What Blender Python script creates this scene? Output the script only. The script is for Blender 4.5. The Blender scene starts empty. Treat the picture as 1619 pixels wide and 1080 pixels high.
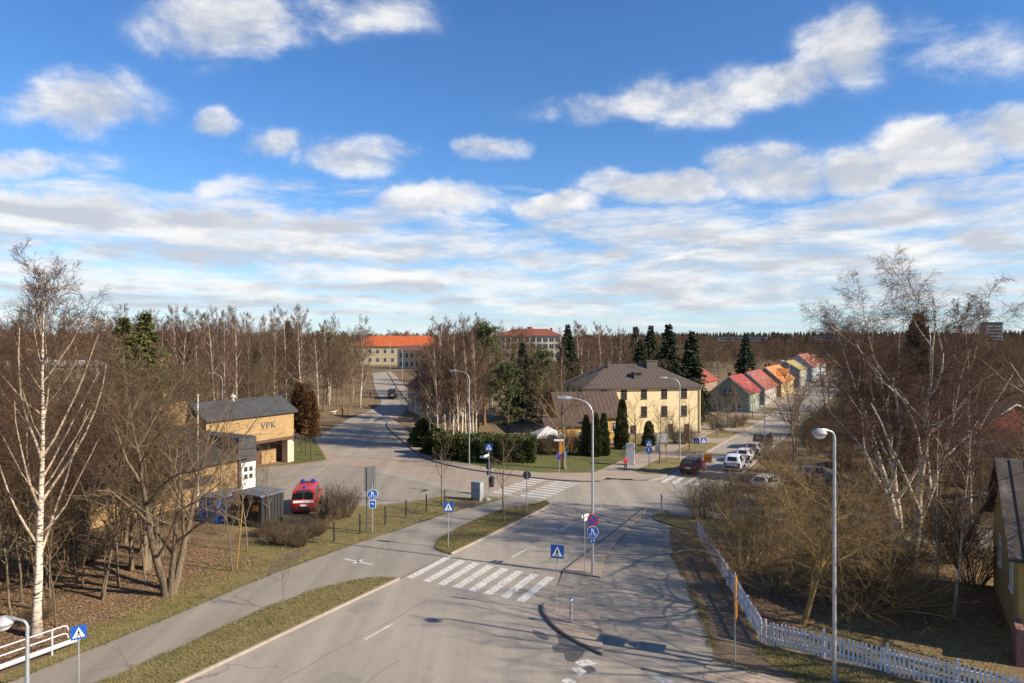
import bpy, bmesh, math, random
import numpy as np
from mathutils import Vector, Matrix
R_ = math.radians
scene = bpy.context.scene
COL = scene.collection

# ------------------------------------------------------------------ camera
CAM_H, FOC = 13.5, 1079.0
cam_d = bpy.data.cameras.new('camera'); cam = bpy.data.objects.new('camera', cam_d)
COL.objects.link(cam); scene.camera = cam
cam.location = (0, 0, CAM_H); cam.rotation_euler = (R_(90), 0, 0)
cam_d.sensor_width = 36; cam_d.lens = 24.0; cam_d.clip_start = 0.5; cam_d.clip_end = 9000

# ------------------------------------------------------------------ sun, sky
SUN_EL, SUN_AZ = R_(30), R_(-21)          # sun to the right and a little behind the camera
sun_vec = Vector((math.cos(SUN_AZ) * math.cos(SUN_EL), math.sin(SUN_AZ) * math.cos(SUN_EL), math.sin(SUN_EL)))
sd = bpy.data.lights.new('sun', 'SUN'); sd.energy = 5.0; sd.angle = R_(0.53); sd.color = (1.0, 0.868, 0.685)
so = bpy.data.objects.new('sun', sd); COL.objects.link(so)
so.rotation_euler = sun_vec.to_track_quat('Z', 'Y').to_euler()
scene.view_settings.view_transform = 'Standard'; scene.view_settings.look = 'None'
scene.view_settings.exposure = 0.78; scene.view_settings.gamma = 1.0

world = bpy.data.worlds.new('World'); scene.world = world; world.use_nodes = True
def build_world():
    nt = world.node_tree; N = nt.nodes; L = nt.links; N.clear()
    def nd(t, **k):
        n = N.new(t)
        for a, b in k.items(): setattr(n, a, b)
        return n
    def val(sock, v):
        if hasattr(v, 'is_output') or isinstance(v, bpy.types.NodeSocket): L.new(v, sock)
        else: sock.default_value = v
    def M(op, a, b=0.0, c=0.0, clamp=False):
        n = nd('ShaderNodeMath', operation=op, use_clamp=clamp); val(n.inputs[0], a); val(n.inputs[1], b); val(n.inputs[2], c); return n.outputs[0]
    def V(op, a, b=(0, 0, 0)):
        n = nd('ShaderNodeVectorMath', operation=op); val(n.inputs[0], a); val(n.inputs[1], b)
        return n.outputs['Value'] if op in ('LENGTH', 'DOT_PRODUCT') else n.outputs[0]
    def MR(v, a, b, c, d, smooth=True):
        n = nd('ShaderNodeMapRange'); n.interpolation_type = 'SMOOTHSTEP' if smooth else 'LINEAR'; n.clamp = True
        val(n.inputs[0], v)
        for i, q in enumerate((a, b, c, d)): val(n.inputs[1 + i], q)
        return n.outputs[0]
    def noise(vec, scale, detail, rough=.55, dist=0.0):
        n = nd('ShaderNodeTexNoise'); L.new(vec, n.inputs['Vector']); n.inputs['Scale'].default_value = scale
        n.inputs['Detail'].default_value = detail; n.inputs['Roughness'].default_value = rough; n.inputs['Distortion'].default_value = dist
        return n.outputs['Fac']
    sky = nd('ShaderNodeTexSky', sky_type='NISHITA'); sky.sun_disc = False
    sky.sun_elevation = SUN_EL; sky.sun_rotation = R_(90) - SUN_AZ
    sky.altitude = 0; sky.air_density = 1.0; sky.dust_density = 0.0; sky.ozone_density = 3.0
    tc = nd('ShaderNodeTexCoord'); d = tc.outputs['Generated']
    sep = nd('ShaderNodeSeparateXYZ'); L.new(d, sep.inputs[0])
    z = M('MAXIMUM', sep.outputs[2], 0.004); zz = M('ADD', z, 0.010)
    comb = nd('ShaderNodeCombineXYZ'); L.new(M('DIVIDE', sep.outputs[0], zz), comb.inputs[0]); L.new(M('DIVIDE', sep.outputs[1], zz), comb.inputs[1])
    p = comb.outputs[0]                       # a point on a flat cloud layer one unit overhead
    yy = M('MAXIMUM', sep.outputs[1], 0.05)
    c2 = nd('ShaderNodeCombineXYZ'); L.new(M('DIVIDE', sep.outputs[0], yy), c2.inputs[0]); L.new(M('DIVIDE', sep.outputs[2], yy), c2.inputs[1])
    q = c2.outputs[0]                         # bearing and height of a direction as tangents (northern half of the sky)
    north = MR(sep.outputs[1], .15, .45, 0, 1)
    # single clouds: (bearing, height, half sizes, weight)
    C = [(360, 40, 180, 80, .86), (560, 20, 180, 55, .62), (140, 170, 135, 60, 1), (345, 190, 48, 30, .75), (560, 254, 120, 36, .85),
         (430, 230, 75, 30, .66), (770, 242, 66, 30, .72), (350, 292, 95, 26, .62), (130, 258, 110, 32, .62), (20, 262, 85, 32, .85),
         (930, 180, 150, 40, .72), (1080, 165, 130, 52, .8), (1200, 135, 130, 55, .8), (1330, 85, 120, 85, .8), (1530, 80, 180, 75, .52),
         (1230, 278, 130, 48, 1.05), (1370, 268, 110, 50, 1.0), (1480, 238, 120, 62, 1.05), (1600, 210, 100, 50, 1), (1040, 304, 165, 34, 1),
         (90, 335, 200, 42, 1), (300, 350, 180, 36, 1), (500, 360, 170, 30, .95), (710, 318, 140, 34, .9), (880, 328, 100, 24, .8),
         (1130, 378, 200, 28, .95), (1470, 350, 150, 30, .95), (1560, 385, 150, 24, .95), (640, 392, 220, 30, .9), (900, 404, 200, 26, .85), (240, 402, 280, 30, .92), (1320, 420, 260, 26, .9),
         (700, 438, 320, 22, .85), (1100, 455, 300, 20, .8), (280, 455, 320, 22, .85), (1520, 432, 200, 22, .85), (100, 430, 200, 20, .8)]
    wA = nd('ShaderNodeTexNoise'); L.new(d, wA.inputs['Vector']); wA.inputs['Scale'].default_value = 7; wA.inputs['Detail'].default_value = 5; wA.inputs['Roughness'].default_value = .55
    qw = V('ADD', q, V('MULTIPLY', V('SUBTRACT', wA.outputs['Color'], (.5, .5, .5)), (.20, .085, 0)))
    acc = None
    for cx, cy, rx, ry, w in C:
        xc, ec = (cx - 809.5) / FOC, (540 - cy) / FOC
        ln = V('LENGTH', V('MULTIPLY', V('SUBTRACT', qw, (xc, ec, 0)), (FOC / rx / 1.12, FOC / ry / 1.12, 0)))
        b = MR(ln, 1.2, 0.1, 0.0, w)
        acc = b if acc is None else M('MAXIMUM', acc, b)
    ds = V('MULTIPLY', d, (1, 1, 1.9))
    n1 = noise(ds, 8.0, 9, .62, .25)
    south = MR(noise(ds, 2.6, 3, .5, .3), .52, .72, 0, 1.0)
    acc = M('ADD', M('MULTIPLY', acc, north), M('MULTIPLY', south, M('SUBTRACT', 1.0, north)))
    dist = V('LENGTH', p)
    # broken layer far out: cover grows with distance as cloud sides hide the gaps
    el = sep.outputs[2]
    cover = M('ADD', MR(el, .15, .27, .40, -.62), MR(el, .010, .06, -.34, 0))
    nA = noise(V('MULTIPLY', d, (1, 1, 4.6)), 7.5, 8, .6, .25); nB = noise(V('MULTIPLY', d, (1, 1, 11)), 9.0, 7, .58, .2)
    wB = MR(el, .05, .13, 1, 0); n0 = M('ADD', M('MULTIPLY', nB, wB), M('MULTIPLY', nA, M('SUBTRACT', 1.0, wB)))
    lay = M('ADD', M('MULTIPLY', M('SUBTRACT', n0, .5), 2.5), cover)
    blob = M('ADD', M('MULTIPLY', acc, .92), M('MULTIPLY', M('SUBTRACT', n1, .53), 2.2))
    blob = M('MULTIPLY', blob, MR(acc, 0.0, .5, 0, 1))
    dens = M('MAXIMUM', M('SUBTRACT', blob, .10), lay)
    alpha = M('MULTIPLY', MR(dens, -.14, 0.80, 0, 1), .97)
    # light and shade: relief towards the sun, grey where the cloud is thick
    n2 = noise(V('ADD', ds, (.03, -.01, .055)), 8.0, 6, .58, .25)
    n3 = noise(V('ADD', V('MULTIPLY', d, (1, 1, 4.6)), (.03, -.01, .06)), 7.5, 6, .56, .25)
    near = MR(el, .12, .22, 0, 1)
    rel = M('ADD', M('MULTIPLY', M('SUBTRACT', n1, n2), near), M('MULTIPLY', M('SUBTRACT', nA, n3), M('SUBTRACT', 1.0, near)))
    sh = MR(M('ADD', M('MULTIPLY', rel, 1.5), M('MULTIPLY', dens, -.26)), -.36, .14, 0, 1)
    ramp = nd('ShaderNodeMix', data_type='RGBA'); L.new(sh, ramp.inputs[0])
    ramp.inputs[6].default_value = (*CLOUD_LO, 1); ramp.inputs[7].default_value = (*CLOUD_HI, 1)
    hs = nd('ShaderNodeHueSaturation'); hs.inputs['Saturation'].default_value = 1.18; L.new(sky.outputs[0], hs.inputs['Color'])
    skc = nd('ShaderNodeVectorMath', operation='MULTIPLY'); L.new(hs.outputs[0], skc.inputs[0]); skc.inputs[1].default_value = (SKY_K * .84, SKY_K * .98, SKY_K * 1.18)
    hzn = nd('ShaderNodeMix', data_type='RGBA'); L.new(MR(sep.outputs[2], 0.0, .14, .55, 0), hzn.inputs[0]); L.new(skc.outputs[0], hzn.inputs[6]); hzn.inputs[7].default_value = (.30, .40, .53, 1)   # pale air near the horizon
    mix = nd('ShaderNodeMix', data_type='RGBA'); L.new(alpha, mix.inputs[0]); L.new(hzn.outputs[2], mix.inputs[6]); L.new(ramp.outputs[2], mix.inputs[7])
    bg = nd('ShaderNodeBackground'); L.new(mix.outputs[2], bg.inputs[0]); bg.inputs[1].default_value = 1.0
    out = nd('ShaderNodeOutputWorld'); L.new(bg.outputs[0], out.inputs[0])
SKY_K = 0.083         # strength of the Nishita sky
CLOUD_LO, CLOUD_HI = (.35, .37, .41), (.585, .575, .565)
build_world()

# ------------------------------------------------------------------ terrain and placing
def sstep(a, b, x):
    t = np.clip((np.asarray(x, float) - a) / (b - a), 0, 1); return t * t * (3 - 2 * t)
def h(x, y):
    x = np.asarray(x, float); y = np.asarray(y, float)
    z = 4.2 * sstep(88, 205, y) * (1 - sstep(0, 40, x))
    d = np.hypot(x, y)
    z = z + sstep(500, 2000, d) * (6 + 17 * sstep(-.1, .25, x / np.maximum(d, 1)))
    return z
def hz(x, y): return float(h(x, y))
def G(px, py, dz=0.0):
    """the point of the ground (dz above it) on a line of sight given by its slope"""
    a = (px - 809.5) / FOC; b = (540 - py) / FOC
    lo, hi = 5.0, 3000.0
    for _ in range(60):
        m = (lo + hi) / 2
        if CAM_H + b * m - hz(a * m, m) - dz > 0: lo = m
        else: hi = m
    return Vector((a * lo, lo, hz(a * lo, lo) + dz))
def AT(px, D, z=None):
    x = (px - 809.5) / FOC * D
    return Vector((x, D, hz(x, D) if z is None else z))
# street axes: s along the main road, t across it (to the right), origin at its left kerb
U = Vector((0.492, 0.8706, 0)); V_ = Vector((0.8706, -0.492, 0)); O = Vector((-13.0, 27.0, 0))
ST_ANG = -math.atan2(U.x, U.y)              # z rotation that turns +Y to U
def S(s, t, z=0.0):
    p = O + U * s + V_ * t; return Vector((p.x, p.y, z + hz(p.x, p.y)))
def ST(p):
    r = Vector((p.x, p.y, 0)) - O; return r.dot(U), r.dot(V_)

# ------------------------------------------------------------------ materials
MATS = {}
def mat(name, col, rough=.8, col2=None, scale=3.0, bump=0.0, bscale=None, metal=0.0, stretch=(1, 1, 1), rnd=0.0, detail=5, spec=.3, lo=.35, hi=.65, world_xyz=False):
    if name in MATS: return MATS[name]
    m = bpy.data.materials.new(name); m.use_nodes = True; MATS[name] = m
    nt = m.node_tree; N = nt.nodes; L = nt.links
    b = N['Principled BSDF']; b.inputs['Roughness'].default_value = rough; b.inputs['Metallic'].default_value = metal
    b.inputs['Specular IOR Level'].default_value = spec
    c = (*col, 1)
    if col2 is None and bump == 0 and rnd == 0:
        b.inputs['Base Color'].default_value = c; return m
    if world_xyz:
        g = N.new('ShaderNodeNewGeometry'); src = g.outputs['Position']
    else:
        tc = N.new('ShaderNodeTexCoord'); src = tc.outputs['Object']
    mp = N.new('ShaderNodeMapping'); L.new(src, mp.inputs[0]); mp.inputs['Scale'].default_value = stretch
    last = None
    if col2 is not None:
        n = N.new('ShaderNodeTexNoise'); L.new(mp.outputs[0], n.inputs['Vector']); n.inputs['Scale'].default_value = scale; n.inputs['Detail'].default_value = detail
        n.inputs['Roughness'].default_value = .62
        mr = N.new('ShaderNodeMapRange'); L.new(n.outputs[0], mr.inputs[0]); mr.inputs[1].default_value = lo; mr.inputs[2].default_value = hi
        mx = N.new('ShaderNodeMix'); mx.data_type = 'RGBA'; L.new(mr.outputs[0], mx.inputs[0]); mx.inputs[6].default_value = c; mx.inputs[7].default_value = (*col2, 1)
        last = mx.outputs[2]
    if rnd:
        oi = N.new('ShaderNodeObjectInfo'); mr2 = N.new('ShaderNodeMapRange'); L.new(oi.outputs['Random'], mr2.inputs[0])
        mr2.inputs[3].default_value = 1 - rnd; mr2.inputs[4].default_value = 1 + rnd
        vm = N.new('ShaderNodeVectorMath'); vm.operation = 'SCALE'; L.new(mr2.outputs[0], vm.inputs['Scale'])
        if last is None: vm.inputs[0].default_value = col
        else: L.new(last, vm.inputs[0])
        last = vm.outputs[0]
    if last is not None: L.new(last, b.inputs['Base Color'])
    else: b.inputs['Base Color'].default_value = c
    if bump:
        n2 = N.new('ShaderNodeTexNoise'); L.new(mp.outputs[0], n2.inputs['Vector']); n2.inputs['Scale'].default_value = bscale or scale * 6; n2.inputs['Detail'].default_value = 4
        bp = N.new('ShaderNodeBump'); bp.inputs['Strength'].default_value = bump; bp.inputs['Distance'].default_value = .03
        L.new(n2.outputs[0], bp.inputs['Height']); L.new(bp.outputs[0], b.inputs['Normal'])
    return m

def ground_mat(name, layers, bump=.5, bscale=14.0, rough=.95):
    """layers: (colour, noise scale, lo, hi) mixed one over the other, in world metres"""
    m = bpy.data.materials.new(name); m.use_nodes = True; MATS[name] = m
    nt = m.node_tree; N = nt.nodes; L = nt.links; b = N['Principled BSDF']; b.inputs['Roughness'].default_value = rough; b.inputs['Specular IOR Level'].default_value = .15
    g = N.new('ShaderNodeNewGeometry'); last = None
    for i, (c, sc, lo, hi) in enumerate(layers):
        if last is None:
            rgb = N.new('ShaderNodeRGB'); rgb.outputs[0].default_value = (*c, 1); last = rgb.outputs[0]; continue
        mp = N.new('ShaderNodeMapping'); L.new(g.outputs['Position'], mp.inputs[0]); mp.inputs['Location'].default_value = (i * 13.1, i * 7.7, 0)
        n = N.new('ShaderNodeTexNoise'); L.new(mp.outputs[0], n.inputs['Vector']); n.inputs['Scale'].default_value = sc; n.inputs['Detail'].default_value = 6; n.inputs['Roughness'].default_value = .65
        mr = N.new('ShaderNodeMapRange'); L.new(n.outputs[0], mr.inputs[0]); mr.inputs[1].default_value = lo; mr.inputs[2].default_value = hi
        mx = N.new('ShaderNodeMix'); mx.data_type = 'RGBA'; L.new(mr.outputs[0], mx.inputs[0]); L.new(last, mx.inputs[6]); mx.inputs[7].default_value = (*c, 1)
        last = mx.outputs[2]
    L.new(last, b.inputs['Base Color'])
    n2 = N.new('ShaderNodeTexNoise'); L.new(g.outputs['Position'], n2.inputs['Vector']); n2.inputs['Scale'].default_value = bscale; n2.inputs['Detail'].default_value = 5; n2.inputs['Roughness'].default_value = .7
    bp = N.new('ShaderNodeBump'); bp.inputs['Strength'].default_value = bump; bp.inputs['Distance'].default_value = .06
    L.new(n2.outputs[0], bp.inputs['Height']); L.new(bp.outputs[0], b.inputs['Normal'])
    return m

def asphalt_mat(name, base, var, patch, crack=.5):
    m = ground_mat(name, [(base, 1, 0, 1), (var, .22, .38, .66), (patch, .9, .55, .8), (tuple(c * .72 for c in base), 45, .55, .85), (tuple(min(1, c * 1.35) for c in base), 60, .62, .9)], bump=.25, bscale=40, rough=.88)
    nt = m.node_tree; N = nt.nodes; L = nt.links; b = N['Principled BSDF']
    src = b.inputs['Base Color'].links[0].from_socket
    g = [n for n in N if n.type == 'NEW_GEOMETRY'][0]
    nz = N.new('ShaderNodeTexNoise'); L.new(g.outputs['Position'], nz.inputs['Vector']); nz.inputs['Scale'].default_value = .6; nz.inputs['Detail'].default_value = 5
    ad = N.new('ShaderNodeMix'); ad.data_type = 'VECTOR'; ad.inputs[0].default_value = .62; L.new(g.outputs['Position'], ad.inputs[4]); L.new(nz.outputs['Color'], ad.inputs[5])
    vo = N.new('ShaderNodeTexVoronoi'); vo.feature = 'DISTANCE_TO_EDGE'; L.new(ad.outputs[1], vo.inputs['Vector']); vo.inputs['Scale'].default_value = .34
    mr = N.new('ShaderNodeMapRange'); L.new(vo.outputs['Distance'], mr.inputs[0]); mr.inputs[1].default_value = .0015; mr.inputs[2].default_value = .006; mr.inputs[3].default_value = crack; mr.inputs[4].default_value = 0
    # only some of the seams are open
    n3 = N.new('ShaderNodeTexNoise'); L.new(g.outputs['Position'], n3.inputs['Vector']); n3.inputs['Scale'].default_value = .09
    m3 = N.new('ShaderNodeMapRange'); L.new(n3.outputs[0], m3.inputs[0]); m3.inputs[1].default_value = .5; m3.inputs[2].default_value = .62
    mu = N.new('ShaderNodeMath'); mu.operation = 'MULTIPLY'; L.new(mr.outputs[0], mu.inputs[0]); L.new(m3.outputs[0], mu.inputs[1])
    mx = N.new('ShaderNodeMix'); mx.data_type = 'RGBA'; L.new(mu.outputs[0], mx.inputs[0]); L.new(src, mx.inputs[6]); mx.inputs[7].default_value = (.03, .028, .025, 1)
    mp = N.new('ShaderNodeMapping'); L.new(g.outputs['Position'], mp.inputs[0]); mp.inputs['Rotation'].default_value = (0, 0, R_(29.5)); mp.inputs['Scale'].default_value = (.75, .03, 1)
    n4 = N.new('ShaderNodeTexNoise'); L.new(mp.outputs[0], n4.inputs['Vector']); n4.inputs['Scale'].default_value = 1.0; n4.inputs['Detail'].default_value = 6; n4.inputs['Roughness'].default_value = .6
    m4 = N.new('ShaderNodeMapRange'); L.new(n4.outputs[0], m4.inputs[0]); m4.inputs[1].default_value = .3; m4.inputs[2].default_value = .7; m4.inputs[3].default_value = .84; m4.inputs[4].default_value = 1.12
    v4 = N.new('ShaderNodeVectorMath'); v4.operation = 'SCALE'; L.new(mx.outputs[2], v4.inputs[0]); L.new(m4.outputs[0], v4.inputs['Scale'])
    L.new(v4.outputs[0], b.inputs['Base Color'])
    return m

# ------------------------------------------------------------------ mesh helpers
def tag(o, label=None, cat=None, group=None, kind=None):
    if label: o['label'] = label
    if cat: o['category'] = cat
    if group: o['group'] = group
    if kind: o['kind'] = kind
    return o
def empty(name, loc=(0, 0, 0), rz=0.0, label=None, cat=None, group=None):
    o = bpy.data.objects.new(name, None); COL.objects.link(o); o.location = loc; o.rotation_euler = (0, 0, rz); o.empty_display_size = .3
    return tag(o, label, cat, group)
def link_mesh(name, me, parent=None, loc=None):
    o = bpy.data.objects.new(name, me); COL.objects.link(o)
    if parent: o.parent = parent
    if loc is not None: o.location = loc
    return o
class MB:
    def __init__(s): s.v = []; s.f = []; s.m = []
    def add(s, verts, faces, mi=0):
        n = len(s.v); s.v += [tuple(v) for v in verts]
        for f in faces: s.f.append([i + n for i in f]); s.m.append(mi)
        return s
    def box(s, c, sz, rz=0.0, mi=0, taper=1.0):
        x, y, z = sz[0] / 2, sz[1] / 2, sz[2] / 2; ca, sa = math.cos(rz), math.sin(rz); vs = []
        for dz, k in ((-z, 1), (z, taper)):
            for dx, dy in ((-x, -y), (x, -y), (x, y), (-x, y)):
                dx *= k; dy *= k; vs.append((c[0] + dx * ca - dy * sa, c[1] + dx * sa + dy * ca, c[2] + dz))
        return s.add(vs, [(3, 2, 1, 0), (4, 5, 6, 7), (0, 1, 5, 4), (1, 2, 6, 5), (2, 3, 7, 6), (3, 0, 4, 7)], mi)
    def b2(s, x0, x1, y0, y1, z0, z1, mi=0):
        return s.box(((x0 + x1) / 2, (y0 + y1) / 2, (z0 + z1) / 2), (x1 - x0, y1 - y0, z1 - z0), 0, mi)
    def tube(s, pts, r, k=8, mi=0, cap=True):
        pts = [Vector(p) for p in pts]; n = len(pts); rs = r if isinstance(r, (list, tuple)) else [r] * n; vs = []; prev = None
        for i, p in enumerate(pts):
            t = (pts[min(i + 1, n - 1)] - pts[max(i - 1, 0)]).normalized()
            a = t.cross(Vector((0, 0, 1)) if abs(t.z) < .95 else Vector((1, 0, 0))).normalized() if prev is None else (prev - t * prev.dot(t)).normalized()
            prev = a; b = t.cross(a)
            for j in range(k):
                q = 2 * math.pi * j / k; vs.append(p + (a * math.cos(q) + b * math.sin(q)) * rs[i])
        fs = []
        for i in range(n - 1):
            for j in range(k): fs.append((i * k + j, i * k + (j + 1) % k, (i + 1) * k + (j + 1) % k, (i + 1) * k + j))
        if cap: fs.append(list(range(k))[::-1]); fs.append([(n - 1) * k + j for j in range(k)])
        return s.add(vs, fs, mi)
    def lathe(s, c, prof, k=12, mi=0, axis='z'):
        vs = []
        for r, z in prof:
            for j in range(k):
                q = 2 * math.pi * j / k; a, b = r * math.cos(q), r * math.sin(q)
                vs.append((c[0] + a, c[1] + b, c[2] + z) if axis == 'z' else ((c[0] + a, c[1] + z, c[2] + b) if axis == 'y' else (c[0] + z, c[1] + a, c[2] + b)))
        fs = []
        for i in range(len(prof) - 1):
            for j in range(k): fs.append((i * k + j, i * k + (j + 1) % k, (i + 1) * k + (j + 1) % k, (i + 1) * k + j))
        fs.append(list(range(k))[::-1]); fs.append([(len(prof) - 1) * k + j for j in range(k)])
        return s.add(vs, fs, mi)
    def extrude(s, poly, d, mi=0):
        """3-D polygon pushed along vector d"""
        n = len(poly); d = Vector(d); a = [Vector(p) for p in poly]
        return s.add(a + [p + d for p in a], [list(range(n))[::-1], list(range(n, 2 * n))] + [(i, (i + 1) % n, n + (i + 1) % n, n + i) for i in range(n)], mi)
    def mesh(s, name, mats, smooth=False):
        me = bpy.data.meshes.new(name); me.from_pydata(s.v, [], s.f)
        for m in (mats if isinstance(mats, (list, tuple)) else [mats]): me.materials.append(m)
        me.polygons.foreach_set('material_index', s.m)
        if smooth: me.polygons.foreach_set('use_smooth', [True] * len(s.f))
        bm = bmesh.new(); bm.from_mesh(me); bmesh.ops.recalc_face_normals(bm, faces=bm.faces); bm.to_mesh(me); bm.free()
        if smooth: me.set_sharp_from_angle(angle=R_(40))
        return me
    def build(s, name, mats, parent=None, loc=None, smooth=False):
        return link_mesh(name, s.mesh(name, mats, smooth), parent, loc)
def copy_tree(o, parent=None):
    c = o.copy(); COL.objects.link(c); c.parent = parent
    for ch in o.children: copy_tree(ch, c)
    return c

def sheet(name, poly, zoff, m, grid=None, kind='structure', thick=0.0, parent=None):
    """a ground sheet over a plan polygon, laid on the terrain"""
    bm = bmesh.new(); vs = [bm.verts.new((p[0], p[1], 0)) for p in poly]; bm.faces.new(vs); bm.normal_update()
    bmesh.ops.triangulate(bm, faces=bm.faces[:], ngon_method='EAR_CLIP')
    if grid:
        xs = [p[0] for p in poly]; ys = [p[1] for p in poly]
        for ax, a, b in ((0, min(xs), max(xs)), (1, min(ys), max(ys))):
            k = math.ceil(a / grid) * grid
            while k < b:
                no = (1, 0, 0) if ax == 0 else (0, 1, 0); co = (k, 0, 0) if ax == 0 else (0, k, 0)
                bmesh.ops.bisect_plane(bm, geom=bm.verts[:] + bm.edges[:] + bm.faces[:], dist=1e-5, plane_co=co, plane_no=no)
                k += grid
    if thick:
        r = bmesh.ops.extrude_face_region(bm, geom=bm.faces[:])
        lows = [v for v in bm.verts if v not in [g for g in r['geom'] if isinstance(g, bmesh.types.BMVert)]]
        top = set(g for g in r['geom'] if isinstance(g, bmesh.types.BMVert))
        for v in bm.verts:
            v.co.z = hz(v.co.x, v.co.y) + (zoff if v in top else zoff - thick)
    else:
        for v in bm.verts: v.co.z = hz(v.co.x, v.co.y) + zoff
    bmesh.ops.recalc_face_normals(bm, faces=bm.faces[:])
    me = bpy.data.meshes.new(name); bm.to_mesh(me); bm.free(); me.materials.append(m)
    if not thick:
        if sum(p.normal.z for p in me.polygons) < 0: me.flip_normals()
    o = link_mesh(name, me, parent)
    if kind and not parent: o['kind'] = kind
    return o
def smooth_line(pts, n=6):
    """Catmull-Rom through plan points"""
    P = [Vector((p[0], p[1], 0)) for p in pts]; out = []
    for i in range(len(P) - 1):
        p0 = P[max(i - 1, 0)]; p1 = P[i]; p2 = P[i + 1]; p3 = P[min(i + 2, len(P) - 1)]
        for k in range(n):
            t = k / n; out.append(.5 * ((2 * p1) + (p2 - p0) * t + (2 * p0 - 5 * p1 + 4 * p2 - p3) * t * t + (3 * p1 - p0 - 3 * p2 + p3) * t ** 3))
    out.append(P[-1]); return out
def kerb(name, pts, m, w=.16, top=.125, bot=-.05, parent=None):
    P = [Vector((p[0], p[1], 0)) for p in pts]; mb = MB(); vs = []; n = len(P)
    for i, p in enumerate(P):
        t = (P[min(i + 1, n - 1)] - P[max(i - 1, 0)]).normalized(); nn = Vector((t.y, -t.x, 0)); z = hz(p.x, p.y)
        for q, dz in ((-w / 2, bot), (-w / 2, top - .02), (-w / 2 + .025, top), (w / 2 - .025, top), (w / 2, top - .02), (w / 2, bot)):
            vs.append((p.x + nn.x * q, p.y + nn.y * q, z + dz))
    fs = [(i * 6 + j, i * 6 + j + 1, i * 6 + 7 + j, i * 6 + 6 + j) for i in range(n - 1) for j in range(5)] + [tuple(range(6)), tuple((n - 1) * 6 + j for j in range(6))]
    mb.add(vs, fs); o = mb.build(name, m, parent)
    if not parent: o['kind'] = 'structure'
    return o
# ================================================================== setting
M_ground = ground_mat('ground_litter', [((0.15, 0.099, 0.06), 1, 0, 1), ((0.217, 0.159, 0.083), 0.12, 0.42, 0.62), ((0.097, 0.067, 0.045), 0.5, 0.5, 0.7), ((0.251, 0.184, 0.111), 5, 0.52, 0.72), ((0.116, 0.106, 0.044), 0.35, 0.6, 0.75)], bump=.8, bscale=7)
M_grass = ground_mat('dry_grass', [((.215, .172, .075), 1, 0, 1), ((.135, .128, .042), .5, .45, .68), ((.28, .225, .11), 2.2, .48, .7), ((.13, .095, .055), .8, .6, .78), ((.31, .25, .14), 25, .6, .8)], bump=.9, bscale=22)
M_lawn = ground_mat('green_lawn', [((.10, .118, .034), 1, 0, 1), ((.15, .135, .055), .35, .4, .62), ((.075, .098, .024), 3, .5, .7), ((.19, .155, .08), 1.1, .52, .75)], bump=.8, bscale=22)
M_dirt = ground_mat('trodden_soil', [((.17, .125, .085), 1, 0, 1), ((.12, .085, .055), .8, .45, .65), ((.24, .19, .13), 8, .55, .75), ((.11, .1, .045), 1.6, .6, .75)], bump=.6, bscale=12)
M_asph = asphalt_mat('old_asphalt', (0.293, 0.259, 0.216), (0.329, 0.290, 0.239), (0.257, 0.227, 0.191), .45)
M_asph2 = asphalt_mat('path_asphalt', (0.257, 0.230, 0.194), (0.284, 0.253, 0.211), (0.223, 0.202, 0.173), .3)
M_asph3 = asphalt_mat('yard_asphalt', (0.252, 0.225, 0.184), (0.284, 0.248, 0.203), (0.221, 0.198, 0.167), .6)
M_asph4 = asphalt_mat('reddish_asphalt', (0.302, 0.245, 0.191), (0.333, 0.270, 0.211), (0.270, 0.221, 0.176), .4)
M_pave = ground_mat('concrete_paving', [((.34, .275, .215), 1, 0, 1), ((.29, .235, .185), .6, .4, .65), ((.38, .31, .25), 9, .5, .75), ((.2, .16, .125), 2, .62, .8)], bump=.3, bscale=30)
M_kerb = mat('kerb_stone', (.36, .31, .26), .85, (.26, .22, .18), 6, .3)
M_paint = mat('road_paint', (.60, .585, .55), .75, (.34, .31, .265), 5, 0, detail=10, lo=.42, hi=.66, world_xyz=True)

# ---- the ground: one sheet to the horizon
def make_ground():
    def axis(a, b):
        xs = list(np.arange(a, b + .1, 4.0)); k = b; st = 6.0
        while k < 4200: k += st; xs.append(k); st *= 1.22
        k = a; st = 6.0
        while k > -4200: k -= st; xs.insert(0, k); st *= 1.22
        return np.array(xs)
    X = axis(-120, 120); Y = axis(-40, 280); nx, ny = len(X), len(Y)
    gx, gy = np.meshgrid(X, Y); z = h(gx, gy)
    v = np.stack([gx, gy, z], -1).reshape(-1, 3)
    f = [(j * nx + i, j * nx + i + 1, (j + 1) * nx + i + 1, (j + 1) * nx + i) for j in range(ny - 1) for i in range(nx - 1)]
    me = bpy.data.meshes.new('ground'); me.from_pydata(v.tolist(), [], f); me.materials.append(M_ground)
    o = link_mesh('ground', me); o['kind'] = 'structure'
make_ground()
g2 = lambda L: [G(*p) for p in L]
s2 = lambda L: [S(*p) for p in L]

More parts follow.
